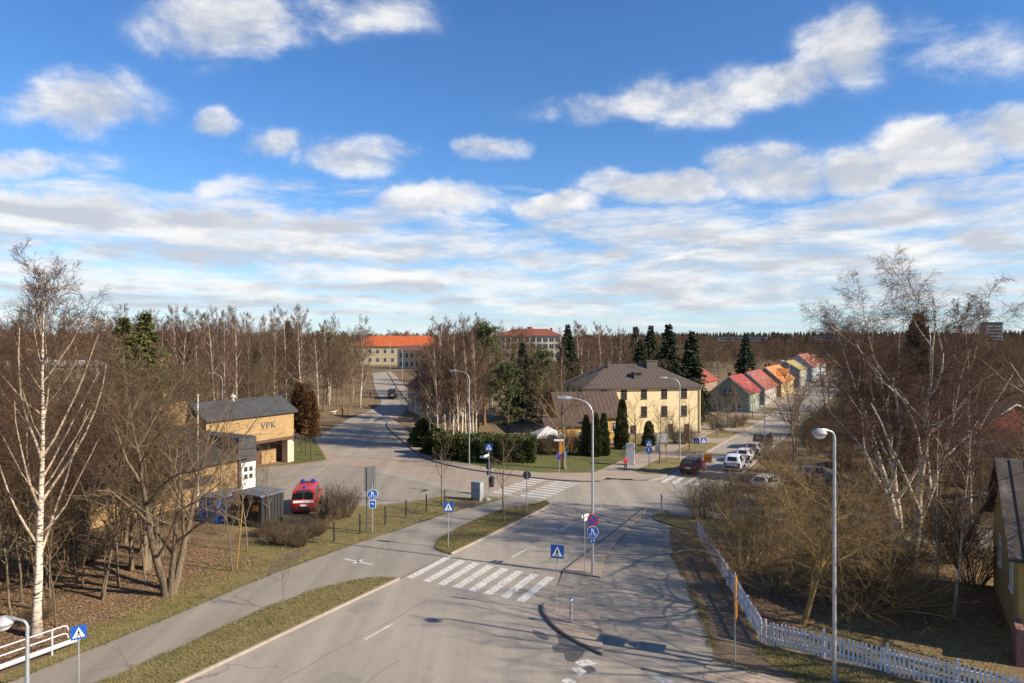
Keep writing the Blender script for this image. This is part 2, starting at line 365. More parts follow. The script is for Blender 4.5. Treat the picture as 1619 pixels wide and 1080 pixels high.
# ---- main road, crossing, street to the right
far_kerb = smooth_line(g2([(628, 661), (615, 666), (612, 676), (631, 693), (659, 717), (680, 728), (717, 738), (769, 747), (860, 758), (919, 762)]), 5)
left_edge = smooth_line(g2([(589, 590), (593, 613), (603, 635), (592, 646), (545, 666), (506, 690)]), 5)
right_up = smooth_line(g2([(652, 640), (644, 634), (626, 611), (611, 588)]), 5)
isl_curve = smooth_line(g2([(878, 936), (858, 957), (860, 972), (878, 994), (912, 1017), (953, 1037), (1019, 1059), (1095, 1079)]), 5)
main_poly = s2([(-45, 0), (0, 0), (13.5, 0), (32.4, -.2), (34.2, -1.2)]) + g2([(800, 790), (700, 772), (600, 748), (535, 722)]) + left_edge[::-1]
main_poly += list(right_up[::-1]) + list(far_kerb) + s2([(46.0, .5), (46.5, 3.2), (48, 4.4), (60, 4.5), (110, 4.7), (200, 4.9), (330, 5), (330, 10.6), (200, 10.6), (62, 10.6), (50, 10.6), (46, 12), (44, 17), (43.5, 34), (36.5, 34), (36, 14), (35.3, 8.2), (33.5, 7.0), (18.9, 7.5)]) + list(isl_curve) + [(13, 24.2), (24, 19), (24, -6), (-30, -13)]
sheet('road', main_poly, .02, M_asph, grid=4)
# fire station yard and the pale apron beside the street
sheet('station_yard', g2([(535, 722), (600, 748), (700, 772), (792, 789), (775, 787), (690, 786), (640, 795), (560, 801), (520, 812), (430, 815), (402, 790), (404, 740), (470, 734), (516, 727)]), .012, M_asph3)
sheet('apron', g2([(506, 690), (535, 722), (516, 727), (513, 720), (497, 694)]), .016, M_pave, grid=4)
sheet('reddish_resurfacing', g2([(480, 738), (540, 735), (600, 742), (700, 764), (800, 783), (850, 772), (915, 766), (860, 760), (769, 750), (717, 742), (660, 722), (585, 728), (540, 724)]), .0245, M_asph4, grid=4)
# darker mended strips of the street
for q in ([(632, 715), (640, 713), (668, 728), (658, 729)], [(578, 690), (586, 690), (592, 712), (583, 712)]):
    sheet('asphalt_patch', g2(q), .0285, M_asph2, grid=4)

# ---- bike path left of the road
pl = smooth_line(s2([(-30, -6.0), (-3.3, -6.0), (10, -6.9), (17.4, -6.8), (26, -6.2), (29.7, -5.6), (33, -5.0), (35.2, -4.9)]), 4)
pr = smooth_line(s2([(-30, -2.7), (-3, -2.7), (7, -3.0), (10.5, -2.6), (12.6, -1.4), (13.4, -.1)]), 4)
pr2 = smooth_line(s2([(18.6, -.1), (19.3, -1.6), (22, -2.7), (28, -2.9), (31, -2.5), (32.8, -1.4), (34.2, -1.1)]), 4)
sheet('bike_path', list(pl) + s2([(35.6, -3)]) + list(pr2[::-1]) + list(pr[::-1]), .028, M_asph2)
# verges with kerb
v1 = list(pr[2:]) + s2([(13.3, -.12), (0, -.12), (-30, -.12)])
sheet('grass_verge', v1, .10, M_grass, thick=.16)
v2 = list(pr2) + s2([(33.4, -.5), (32.3, -.32), (19, -.12)])
sheet('grass_verge', v2, .10, M_grass, thick=.16)
kerb('kerb', s2([(-30, -.02), (0, -.02), (8, -.02), (13.4, -.02)]), M_kerb)
kerb('kerb', smooth_line(s2([(18.6, -.02), (25, -.06), (32.2, -.22), (33.6, -.5), (34.3, -1.2), (34.0, -2.0)]), 4), M_kerb)
# grass beside the path and the station fence
sheet('grass_bank', [p for p in pl] + g2([(790, 785), (760, 783), (700, 786), (640, 796), (560, 802), (520, 813), (440, 838), (380, 865), (270, 935), (130, 1000), (60, 1045)]) + s2([(-30, -8.5)]), .008, M_grass)
sheet('trodden_corner', g2([(700, 801), (740, 788), (760, 787), (770, 791), (745, 800), (722, 810)]), .0125, M_dirt)
sheet('worn_soil', g2([(430, 888), (470, 868), (500, 868), (470, 884), (440, 905), (422, 912)]), .0125, M_dirt)
# station lawn
sheet('station_lawn', g2([(463, 733), (514, 727), (497, 694), (480, 687), (461, 705)]), .03, M_lawn)

# ---- far side: footway, lawn
inner = g2([(938, 749), (860, 749), (786, 743), (747, 736), (709, 730), (680, 716), (655, 695), (640, 676)])
sheet('footway', list(far_kerb[3:]) + g2([(950, 762), (985, 745)]) + inner, .11, M_pave, grid=4)
kerb('kerb', far_kerb, mat('dark_kerb', (.10, .085, .07), .9, (.16, .14, .12), 5), top=.13)
kerb('kerb', right_up, MATS['dark_kerb'], top=.13)
sheet('hill_footway', list(right_up) + g2([(618, 588), (637, 608), (656, 632), (662, 643)]), .11, M_pave, grid=4)
sheet('corner_lawn', inner[:6] + g2([(690, 700), (800, 716), (870, 708), (945, 712), (990, 712), (1040, 706), (1064, 700), (1040, 716), (1000, 737), (985, 744)]), .06, M_lawn)
# ---- right-hand street: footway with grass islands
sheet('street_footway', s2([(45.8, .1), (47, -2.4), (60, -2.6), (110, -2.5), (330, -2.4), (330, 4.8), (110, 4.5), (60, 4.35), (48, 4.2), (46.6, 2.6)])  , .115, M_pave)
kerb('kerb', s2([(46.4, 2.2), (47, 3.6), (48.2, 4.3), (60, 4.42), (110, 4.6), (200, 4.8), (330, 4.9)]), M_kerb)
for a, b in ((49.5, 60.5), (64, 74.5), (79, 87.5), (92, 100), (105, 112), (120, 128)):
    sheet('grass_island', s2([(a, 2.2), (a + .8, .95), (b - 1, .95), (b, 1.6), (b, 4.0), (b - 1, 4.25), (a + 2, 4.2), (a + .6, 3.6)]), .135, M_grass)
for a, b, c in ((48, 66, M_lawn), (66.5, 74, M_grass), (76, 86, M_lawn), (90, 114, M_grass)):
    sheet('front_lawn', s2([(a, -2.65), (b, -2.65), (b, -7), (a, -7)]), .05, c)
# right of the street: kerb and verge, side arm with its island
kerb('kerb', s2([(330, 10.7), (62, 10.7), (50, 10.8), (46.6, 12.2), (45, 16), (44, 30)]), M_kerb)
isl = smooth_line(s2([(36.2, 8.6), (35.2, 9.6), (34.9, 13), (33, 16.5), (31.5, 13.5), (32.4, 9.6), (34, 8.2), (36.2, 8.6)]), 4)
sheet('grass_island', isl[:-1], .11, M_grass, thick=.15)
# ---- near right: paved strip by the lamp, shared path, paved nose
strip = g2([(890, 905), (948, 914), (954, 890), (968, 866), (1000, 831), (1024, 806), (1017, 805)])
sheet('paved_strip', strip, .105, M_pave, thick=.15)
kerb('kerb', g2([(889, 906), (950, 859), (1018, 805)]), MATS['dark_kerb'], w=.12)
sheet('shared_path', g2([(878, 936), (890, 906), (948, 915), (954, 891), (968, 867), (1000, 832), (1026, 806), (1064, 812), (1058, 850), (1064, 876), (1083, 916), (1108, 967), (1124, 1020), (1129, 1045), (1116, 1063), (1101, 1079)]) + list(isl_curve[::-1]), .032, M_asph2)
sheet('trodden_verge', g2([(1066, 812), (1058, 850), (1064, 876), (1083, 916), (1108, 967), (1124, 1020), (1128, 1045), (1200, 1068), (1290, 1092), (1330, 1085), (1235, 1045), (1205, 1023), (1175, 985), (1140, 930), (1115, 880), (1100, 845), (1090, 815)]), .012, M_dirt)
sheet('fence_grass', g2([(1190, 1030), (1205, 1021), (1300, 1050), (1420, 1075), (1560, 1100), (1560, 1140), (1330, 1110), (1250, 1070)]), .02, M_grass)
sheet('garden_lawn', [G(1212, 1015), G(1300, 1035), G(1420, 1060), G(1590, 1080), G(1600, 1000), G(1480, 950), G(1380, 960), G(1280, 985)], .01, M_grass)
nose = smooth_line(g2([(858, 957), (860, 972), (878, 994), (912, 1017), (953, 1037)]), 5)
sheet('paved_nose', list(nose) + g2([(952, 990), (948, 978), (905, 962), (872, 955)]), .115, M_pave, thick=.16)
kerb('kerb', nose, MATS['dark_kerb'], w=.14, top=.135)
# kerb stones at the mouth of the side road, stone by stone
ks = MB().box((0, 0, .05), (.92, .17, .17)); ks_me = ks.mesh('kerb_stone', M_kerb)
kroot = empty('stone_kerb', G(1019, 1059)); kroot['kind'] = 'structure'
a, b = G(1019, 1059), G(1240, 1106)
dirv = (b - a).normalized()
for i in range(7):
    o = link_mesh('kerb_stone', ks_me, kroot); o.location = dirv * (.96 * i + .5); o.rotation_euler = (0, 0, math.atan2(dirv.y, dirv.x) + random.Random(i).uniform(-.03, .03))
# beige block paving by the side road, block by block
M_block = mat('beige_block', (.40, .315, .24), .9, (.31, .245, .185), 2.0, .2, rnd=.13)
proot = empty('block_pavement', G(1100, 1076)); proot['kind'] = 'structure'
sheet('paving_bed', [p - proot.location for p in g2([(1098, 1080), (1127, 1043), (1200, 1066), (1300, 1094), (1300, 1130)])], .036, M_pave, parent=proot)
blk = MB().box((0, 0, 0), (.585, .285, .06)).mesh('paving_block', M_block)
pd = (G(1300, 1094) - G(1127, 1044)); pd.z = 0; pd.normalize(); pn = Vector((pd.y, -pd.x, 0)); p0 = G(1127, 1044)
rr = random.Random(3)
for j in range(6):
    for i in range(-3, 13):
        q = p0 + pd * (i * .6 + (j % 2) * .3 + .35 - j * .02) + pn * (j * .3 + .16)
        ea, eb = G(1125, 1044), G(1096, 1081)
        if (eb.x - ea.x) * (q.y - ea.y) - (eb.y - ea.y) * (q.x - ea.x) < .25: continue
        o = link_mesh('paving_block', blk, proot); o.location = q - proot.location + Vector((0, 0, .038 + rr.uniform(-.004, .004))); o.rotation_euler = (rr.uniform(-.008, .008), rr.uniform(-.008, .008), math.atan2(pd.y, pd.x))

# ---- painted markings
def stripe_set(name, items, z=.0245):
    root = empty(name, items[0][0]); root['kind'] = 'structure'
    for poly in items:
        sheet('stripe', [Vector(p) - Vector((root.location.x, root.location.y, 0)) for p in poly], z - root.location.z + 0 * hz(*poly[0][:2]), M_paint, parent=root)
    return root
def rect(s0, s1, t0, t1, sk=0.0): return s2([(s0, t0), (s1, t0 + sk), (s1, t1 + sk), (s0, t1)])
stripe_set('zebra_crossing', [rect(13.9, 18.3, .15, .6, -.25)] + [rect(13.9, 18.0, .3 + i * 1.0, .8 + i * 1.0, -.25) for i in range(1, 8)])
stripe_set('lane_dashes', [rect(s, s + 2.0, 3.55, 3.67) for s in (-22, -14, -6, -1.0, 6.5, 20.0, 27, 33)])
stripe_set('lane_dashes', [rect(s, s + 2.0, 7.4, 7.52) for s in (52, 62, 72, 82, 92)])
stripe_set('zebra_crossing', [s2([(35.2 + i * .95, -1.7), (35.65 + i * .95, -1.7), (35.65 + i * .95, -4.2), (35.2 + i * .95, -4.2)]) for i in range(8)], z=.0285)
stripe_set('cycle_crossing', [s2([(35.2 + i * .95, -5.2), (35.7 + i * .95, -5.2), (35.7 + i * .95, -7.0), (35.2 + i * .95, -7.0)]) for i in range(8)], z=.0285)
stripe_set('zebra_crossing', [rect(46.8, 50.3, 4.8 + i * 1.0, 5.3 + i * 1.0) for i in range(6)])
stripe_set('cycle_crossing', [g2([(907, 1047), (929, 1043), (945, 1050), (921, 1055)]), g2([(903, 1058), (915, 1055), (929, 1063), (917, 1069)]), g2([(887, 1077), (897, 1072), (912, 1078), (902, 1085)]), g2([(1022, 1066), (1036, 1067), (1068, 1080), (1048, 1081)])])
stripe_set('path_cross', [rect(14.55, 14.7, -5.3, -3.0), rect(14.2, 15.05, -4.25, -4.05)], z=.0325)
stripe_set('edge_line', [s2([(34.6, -1.5), (34.72, -1.5), (35.0, -7.2), (34.88, -7.2)])], z=.0285)
# wet stains by the kerb
M_wet = mat('wet_asphalt', (.085, .074, .062), .4, (.14, .122, .1), 1.6, 0, world_xyz=True)
for q in ([(878, 996), (888, 1000), (905, 1020), (925, 1030), (910, 1047), (895, 1044), (892, 1034), (876, 1030), (874, 1022), (884, 1018)], [(921, 1055), (932, 1053), (943, 1061), (930, 1065)], [(842, 996), (856, 1000), (868, 1008), (862, 1013), (845, 1004)]):
    sheet('wet_patch', smooth_line(g2(q + q[:1]), 4)[:-1], .0265, M_wet)

# tar seams and mended places of the main road
M_tar = mat('tar_seam', (.07, .064, .056), .7)
for a, b, t, w in ((-9, 13.3, 3.25, .025), (19, 31, 3.4, .025), (-9, 6, 6.3, .02), (20.5, 33, 5.9, .02)):
    sheet('tar_seam', [S(q, t - w / 2 + .05 * math.sin(q * .9) + .03 * math.sin(q * 2.3)) for q in np.arange(a, b, .7)] + [S(q, t + w / 2 + .05 * math.sin(q * .9) + .03 * math.sin(q * 2.3)) for q in np.arange(a, b, .7)[::-1]], .0235, M_tar)
for q in ([(1.5, 4.6), (3.6, 4.5), (3.7, 6.1), (1.4, 6.2)], [(24.0, 1.0), (27.5, .9), (27.6, 2.0), (24.1, 2.1)], [(8.6, .5), (10.2, .5), (10.3, 1.5), (8.5, 1.4)]):
    sheet('asphalt_patch', s2(q), .0225, M_asph2)
# ================================================================== vegetation
def nrm(a): return a / np.maximum(np.linalg.norm(a, axis=-1, keepdims=True), 1e-9)
def frames(t):
    ref = np.where(np.abs(t[..., 2:3]) < .9, np.array([0, 0, 1.0]), np.array([1.0, 0, 0])); a = nrm(np.cross(t, ref)); return a, np.cross(t, a)
def tubes(pts, rad, k):
    N, m, _ = pts.shape
    t = np.empty_like(pts); t[:, 1:-1] = pts[:, 2:] - pts[:, :-2]; t[:, 0] = pts[:, 1] - pts[:, 0]; t[:, -1] = pts[:, -1] - pts[:, -2]; t = nrm(t)
    a, b = frames(np.repeat(nrm(t.mean(1, keepdims=True)), m, 1))
    a = nrm(a - t * (a * t).sum(-1, keepdims=True)); b = np.cross(t, a)
    q = np.arange(k) * 2 * np.pi / k
    v = pts[:, :, None] + rad[:, :, None, None] * (np.cos(q)[:, None] * a[:, :, None] + np.sin(q)[:, None] * b[:, :, None])
    base = (np.arange(N) * m * k)[:, None, None] + (np.arange(m - 1) * k)[None, :, None]
    j = np.arange(k)[None, None]; j2 = (j + 1) % k
    f = np.stack([base + j, base + j2, base + k + j2, base + k + j], -1)
    return v.reshape(-1, 3), f.reshape(-1, 4)
def quads_mesh(name, parts, mats):
    """parts: list of (verts, quads, material index)"""
    V = []; F = []; MI = []; n = 0
    for v, f, mi in parts:
        V.append(v); F.append(f + n); MI.append(np.full(len(f), mi)); n += len(v)
    V = np.concatenate(V).astype(np.float32); F = np.concatenate(F).astype(np.int32); MI = np.concatenate(MI).astype(np.int32)
    me = bpy.data.meshes.new(name); me.vertices.add(len(V)); me.vertices.foreach_set('co', V.ravel())
    me.loops.add(F.size); me.loops.foreach_set('vertex_index', F.ravel()); me.polygons.add(len(F))
    me.polygons.foreach_set('loop_start', np.arange(0, F.size, 4, dtype=np.int32))
    try: me.polygons.foreach_set('loop_total', np.full(len(F), 4, dtype=np.int32))
    except Exception: pass
    for m in mats: me.materials.append(m)
    me.polygons.foreach_set('material_index', MI); me.polygons.foreach_set('use_smooth', np.ones(len(F), dtype=bool))
    me.update(calc_edges=True); return me
def curve(start, d, L, m, rng, up=0.0, wob=.1, upv=(0, 0, 1)):
    """polylines from start along d with random bend and pull along upv; arrays over branches"""
    N = len(start); pts = np.empty((N, m, 3)); pts[:, 0] = start; st = (L / (m - 1))[:, None]; d = nrm(d); upv = np.array(upv, float)
    for k in range(1, m):
        d = nrm(d + up * upv + rng.normal(0, wob, (N, 3))); pts[:, k] = pts[:, k - 1] + d * st
    return pts
def children(P, Rd, L, n, rng, t0=.25, t1=.98, ang=50, angj=12, ratio=.5, taper=.5, m=5, up=.0, wob=.1, rr=.012, tip=.3, rmin=.004, flat=0.0, jl=.3):
    N, M, _ = P.shape
    t = t0 + (t1 - t0) * ((np.arange(n)[None] + rng.random((N, n))) / n)
    x = t * (M - 1); i = np.minimum(x.astype(int), M - 2); fr = (x - i)[..., None]; ar = np.arange(N)[:, None]
    st = P[ar, i] * (1 - fr) + P[ar, i + 1] * fr; tg = nrm(P[ar, i + 1] - P[ar, i]); r0 = Rd[ar, i] * (1 - fr[..., 0]) + Rd[ar, i + 1] * fr[..., 0]
    az = rng.random((N, 1)) * 6.28 + np.arange(n)[None] * 2.39996 + rng.normal(0, .4, (N, n))
    a, b = frames(tg); an = np.radians(ang + rng.normal(0, angj, (N, n)))[..., None]
    d = np.cos(an) * tg + np.sin(an) * (np.cos(az)[..., None] * a + np.sin(az)[..., None] * b)
    if flat: d[..., 2] *= (1 - flat)
    Lc = L[:, None] * ratio * (1 - taper * (t - t0) / (t1 - t0)) * rng.uniform(1 - jl, 1 + jl, (N, n))
    st, d, Lc, r0 = st.reshape(-1, 3), d.reshape(-1, 3), Lc.ravel(), r0.ravel()
    pts = curve(st, d, Lc, m, rng, up, wob)
    rs = np.minimum(r0 * .75, np.maximum(Lc * rr, rmin)); rad = rs[:, None] * np.linspace(1, tip, m)[None]
    return pts, np.maximum(rad, rmin * .55), Lc
def stem(base, top, r0, r1, m, rng, wob=.1):
    base = np.array(base, float); top = np.array(top, float); L = np.linalg.norm(top - base)
    t = np.linspace(0, 1, m)[:, None]; off = np.cumsum(rng.normal(0, wob * L / m, (m, 3)), 0); off -= t * off[-1]; off[0] = 0
    P = base + (top - base) * t + off; rad = r0 + (r1 - r0) * t[:, 0] ** .8; rad[0] *= 1.25
    return P[None], rad[None], np.array([L])
def tree_mesh(name, seed, hgt, r0, mats, lv, stems=1, lean=.03, base_wob=.06, spread=.0, fork=None, ktrunk=7):
    """lv: list of dicts for children(); the last levels are twigs. mats = (bark, limb, twig). Returns trunk mesh, branches mesh"""
    rng = np.random.default_rng(seed); tr = []; br = []; SP = []; SR = []; SL = []
    for q in range(stems):
        a = rng.random() * 6.28; sp = spread * (0 if stems == 1 else 1) * rng.uniform(.6, 1.2)
        top = (hgt * (lean * rng.normal() + sp * math.cos(a + q * 2.4)), hgt * (lean * rng.normal() + sp * math.sin(a + q * 2.4)), hgt * (1 if q == 0 else rng.uniform(.75, 1)))
        bs = (0.12 * math.cos(a + q * 2.4) * (stems > 1), .12 * math.sin(a + q * 2.4) * (stems > 1), -.15)
        P, Rd, L = stem(bs, top, r0 * (1 if q == 0 else rng.uniform(.6, .95)), .012, 12, rng, base_wob)
        SP.append(P); SR.append(Rd); SL.append(L)
    P, Rd, L = np.concatenate(SP), np.concatenate(SR), np.concatenate(SL)
    tr.append((*tubes(P, Rd, ktrunk), 0))
    for i, d in enumerate(lv):
        d = dict(d); k = d.pop('k', 3); mi = d.pop('mi', 2); into = d.pop('into', 'b'); also = d.pop('also', None)
        P0 = (P, Rd, L)
        P, Rd, L = children(P, Rd, L, rng=rng, **d)
        (tr if into == 't' else br).append((*tubes(P, Rd, k), mi))
    return quads_mesh(name + '_trunk', tr, mats), quads_mesh(name + '_branches', br, mats)

M_birch = None
def bark_birch():
    m = bpy.data.materials.new('birch_bark'); m.use_nodes = True; nt = m.node_tree; N = nt.nodes; L = nt.links; b = N['Principled BSDF']; b.inputs['Roughness'].default_value = .8; b.inputs['Specular IOR Level'].default_value = .2
    tc = N.new('ShaderNodeTexCoord'); mp = N.new('ShaderNodeMapping'); L.new(tc.outputs['Object'], mp.inputs[0]); mp.inputs['Scale'].default_value = (3, 3, 14)
    n = N.new('ShaderNodeTexNoise'); L.new(mp.outputs[0], n.inputs[0]); n.inputs['Scale'].default_value = 1.2; n.inputs['Detail'].default_value = 5
    r = N.new('ShaderNodeValToRGB'); L.new(n.outputs[0], r.inputs[0]); e = r.color_ramp.elements; e[0].position = .36; e[0].color = (.05, .042, .036, 1); e[1].position = .50; e[1].color = (.64, .55, .44, 1)
    # rough dark bark near the foot
    sp = N.new('ShaderNodeSeparateXYZ'); L.new(tc.outputs['Object'], sp.inputs[0]); n2 = N.new('ShaderNodeTexNoise'); L.new(mp.outputs[0], n2.inputs[0]); n2.inputs['Scale'].default_value = .7
    ad = N.new('ShaderNodeMath'); ad.operation = 'MULTIPLY_ADD'; L.new(n2.outputs[0], ad.inputs[0]); ad.inputs[1].default_value = -3; L.new(sp.outputs[2], ad.inputs[2])
    mr = N.new('ShaderNodeMapRange'); L.new(ad.outputs[0], mr.inputs[0]); mr.inputs[1].default_value = -1.2; mr.inputs[2].default_value = .3; mr.inputs[3].default_value = .65; mr.inputs[4].default_value = 0
    mx = N.new('ShaderNodeMix'); mx.data_type = 'RGBA'; L.new(mr.outputs[0], mx.inputs[0]); L.new(r.outputs[0], mx.inputs[6]); mx.inputs[7].default_value = (.13, .10, .08, 1)
    L.new(mx.outputs[2], b.inputs['Base Color']); return m
B_bark = bark_birch()
B_limb = mat('birch_limb', (.55, .45, .34), .8, (.22, .155, .11), 2.5, 0, stretch=(1, 1, 3), rnd=.12)
B_twig = mat('birch_twig', (0.119, 0.065, 0.042), .85, (0.081, 0.045, 0.030), 2, 0, rnd=.25)
D_bark = mat('grey_bark', (0.211, 0.160, 0.107), .9, (0.112, 0.083, 0.056), 5, .5, stretch=(3, 3, .6), rnd=.2)
D_limb = mat('grey_limb', (0.224, 0.166, 0.103), .9, (0.139, 0.100, 0.061), 4, 0, rnd=.2)
D_twig = mat('brown_twig', (0.131, 0.085, 0.048), .9, (0.085, 0.055, 0.033), 2, 0, rnd=.28)
W_limb = mat('willow_limb', (0.273, 0.206, 0.094), .9, (0.169, 0.125, 0.066), 3, 0, rnd=.15)
W_lich = mat('lichen_limb', (.30, .195, .05), .9, (.17, .13, .075), 1.2, 0)
W_twig = mat('willow_twig', (0.330, 0.215, 0.094), .9, (0.198, 0.133, 0.061), 2, 0, rnd=.2)
S_twig = mat('shrub_twig', (0.126, 0.089, 0.056), .9, (0.084, 0.058, 0.038), 2, 0, rnd=.2)
BM = (B_bark, B_limb, B_twig); DM = (D_bark, D_limb, D_twig); WM = (W_lich, W_limb, W_twig); SM = (S_twig, S_twig, S_twig)

def birch_lv(n1, n2, n3, n4=0, droop=-.10, tw=.006, r1=.24):
    lv = [dict(n=n1, t0=.22, t1=.97, ang=38, angj=8, ratio=r1 * 1.5, taper=.72, m=7, up=.10, wob=.07, rr=.011, k=5, mi=1, into='t'),
          dict(n=n2, t0=.2, t1=1.0, ang=36, angj=12, ratio=.42, taper=.45, m=5, up=.06, wob=.10, rr=.008, k=3, mi=2, rmin=tw * 1.5),
          dict(n=n3, t0=.15, t1=1.0, ang=38, angj=14, ratio=.50, taper=.4, m=4, up=droop, wob=.13, rr=.005, k=3, mi=2, rmin=tw)]
    if n4: lv.append(dict(n=n4, t0=.2, t1=1.0, ang=34, angj=14, ratio=.55, taper=.3, m=4, up=droop * 2.2, wob=.12, rr=.003, k=3, mi=2, rmin=tw * .8))
    return lv
def decid_lv(n1, n2, n3, n4=0, tw=.007, t0=.25, up=.07, r1=.42, k1=5):
    lv = [dict(n=n1, t0=t0, t1=.98, ang=46, angj=10, ratio=r1, taper=.6, m=7, up=up, wob=.13, rr=.016, k=k1, mi=1, into='t'),
          dict(n=n2, t0=.2, t1=1.0, ang=44, angj=14, ratio=.5, taper=.4, m=5, up=.05, wob=.16, rr=.010, k=3, mi=1, rmin=tw * 1.6),
          dict(n=n3, t0=.2, t1=1.0, ang=45, angj=15, ratio=.5, taper=.3, m=4, up=.03, wob=.18, rr=.007, k=3, mi=2, rmin=tw)]
    if n4: lv.append(dict(n=n4, t0=.2, t1=1.0, ang=42, angj=15, ratio=.5, taper=.3, m=3, up=.02, wob=.18, rr=.005, k=3, mi=2, rmin=tw * .8))
    return lv
def shrub_mesh(name, seed, hgt, stems, mats, n2=6, n3=5, tw=.006, spread=.55, up=.05, wob=.14, r0=.02):
    """many stems from one foot"""
    rng = np.random.default_rng(seed); a = rng.random(stems) * 6.28; rr = np.sqrt(rng.random(stems))
    base = np.stack([.35 * rr * np.cos(a), .35 * rr * np.sin(a), np.full(stems, -.08)], 1) * hgt * .35
    base[:, 2] = -.08
    d = np.stack([spread * rr * np.cos(a), spread * rr * np.sin(a), np.ones(stems)], 1)
    L = hgt * rng.uniform(.6, 1.05, stems); P = curve(base, d, L, 7, rng, up, wob); Rd = np.maximum(r0 * rng.uniform(.6, 1.2, (stems, 1)) * np.linspace(1, .3, 7)[None], tw)
    tr = [(*tubes(P, Rd, 4), 1)]; br = []
    P, Rd, L = children(P, Rd, L, n2, rng, t0=.2, ang=34, ratio=.45, taper=.4, m=5, up=.06, wob=.15, rr=.006, rmin=tw); br.append((*tubes(P, Rd, 3), 2))
    if n3:
        P, Rd, L = children(P, Rd, L, n3, rng, t0=.2, ang=38, ratio=.5, taper=.3, m=3, up=.04, wob=.16, rr=.005, rmin=tw * .8); br.append((*tubes(P, Rd, 3), 2))
    return quads_mesh(name + '_stems', tr, mats), quads_mesh(name + '_branches', br, mats)

# ---- conifers: boughs with many small needle sprays
def sprays(P, d, ln, wd, rng, droop=0.0):
    """one narrow leaf-shaped quad at each point"""
    d = nrm(d + np.array([0, 0, -droop])); s = nrm(np.cross(d, rng.normal(size=d.shape)))
    ln = ln[:, None]; wd = wd[:, None]
    v = np.stack([P - d * ln * .1, P + d * ln * .45 + s * wd, P + d * ln, P + d * ln * .45 - s * wd], 1).reshape(-1, 3)
    return v, np.arange(len(v)).reshape(-1, 4)
def needle_mat(name, c1, c2, rnd=.15):
    m = mat(name, tuple(q * .8 for q in c1), .7, tuple(q * 1.25 for q in c2), 1.6, 0, rnd=rnd, detail=6); return m
N_spruce = needle_mat('spruce_needles', (.060, .075, .020), (.105, .112, .028)); N_bspruce = needle_mat('dark_spruce_needles', (.026, .040, .022), (.048, .060, .028))
N_pine = needle_mat('pine_needles', (.062, .085, .03), (.105, .12, .042)); N_thuja = needle_mat('thuja_leaves', (.062, .078, .022), (.11, .118, .036)); N_hedge = needle_mat('hedge_leaves', (.036, .054, .015), (.085, .10, .024))
N_brown = needle_mat('withered_leaves', (.17, .085, .03), (.11, .06, .028))
C_bark = mat('conifer_bark', (.10, .065, .045), .9, (.06, .04, .03), 5, .4, stretch=(2, 2, .5))
P_bark = mat('pine_bark', (.22, .115, .06), .9, (.11, .07, .05), 4, .4, stretch=(2, 2, .5))
def spruce_mesh(name, seed, hgt, rad, needles, dens=1.0, z0=.05, power=.68):
    rng = np.random.default_rng(seed); P, Rd, L = stem((0, 0, -.15), (0, 0, hgt), hgt * .016, .012, 8, rng, .012); tr = [(*tubes(P, Rd, 7), 0)]
    n = int(hgt * 34 * dens); f = rng.random(n) ** .85; zz = hgt * (z0 + (1 - z0) * f); az = rng.random(n) * 6.28
    lump = 1 + .22 * np.sin(az * 3 + seed) * np.sin(zz * 1.3 + az); Lb = np.maximum(rad * (1 - f) ** power * rng.uniform(.65, 1.12, n) * lump, .18)
    d = np.stack([np.cos(az), np.sin(az), .35 * f + rng.normal(0, .1, n)], 1)
    B = curve(np.stack([0 * zz, 0 * zz, zz], 1), d, Lb, 6, rng, -.10, .05); br = [(*tubes(B, np.maximum(Lb[:, None] * .012, .006) * np.linspace(1, .3, 6)[None], 3), 0)]
    k = np.maximum((Lb * 11).astype(int), 4); ii = np.repeat(np.arange(n), k); t = rng.random(len(ii)) ** .7 * 4.98; i = t.astype(int); fr = (t - i)[:, None]
    pp = B[ii, i] * (1 - fr) + B[ii, i + 1] * fr; dd = nrm(B[ii, i + 1] - B[ii, i]); side = nrm(np.cross(dd, np.array([0, 0, 1.0]))) * rng.choice([-1, 1], len(ii))[:, None]
    for rep in range(2):
        e = nrm(dd * .7 + side * rng.uniform(.2, 1.0, (len(ii), 1)) * (1 if rep == 0 else -1) + rng.normal(0, .25, dd.shape))
        ln = rng.uniform(.28, .62, len(ii)) * min(1.0, rad / 2.2 + .35); br.append((*sprays(pp, e, ln, ln * .2, rng, .28), 1))
    return quads_mesh(name + '_trunk', tr, (C_bark, needles)), quads_mesh(name + '_crown', br, (C_bark, needles))
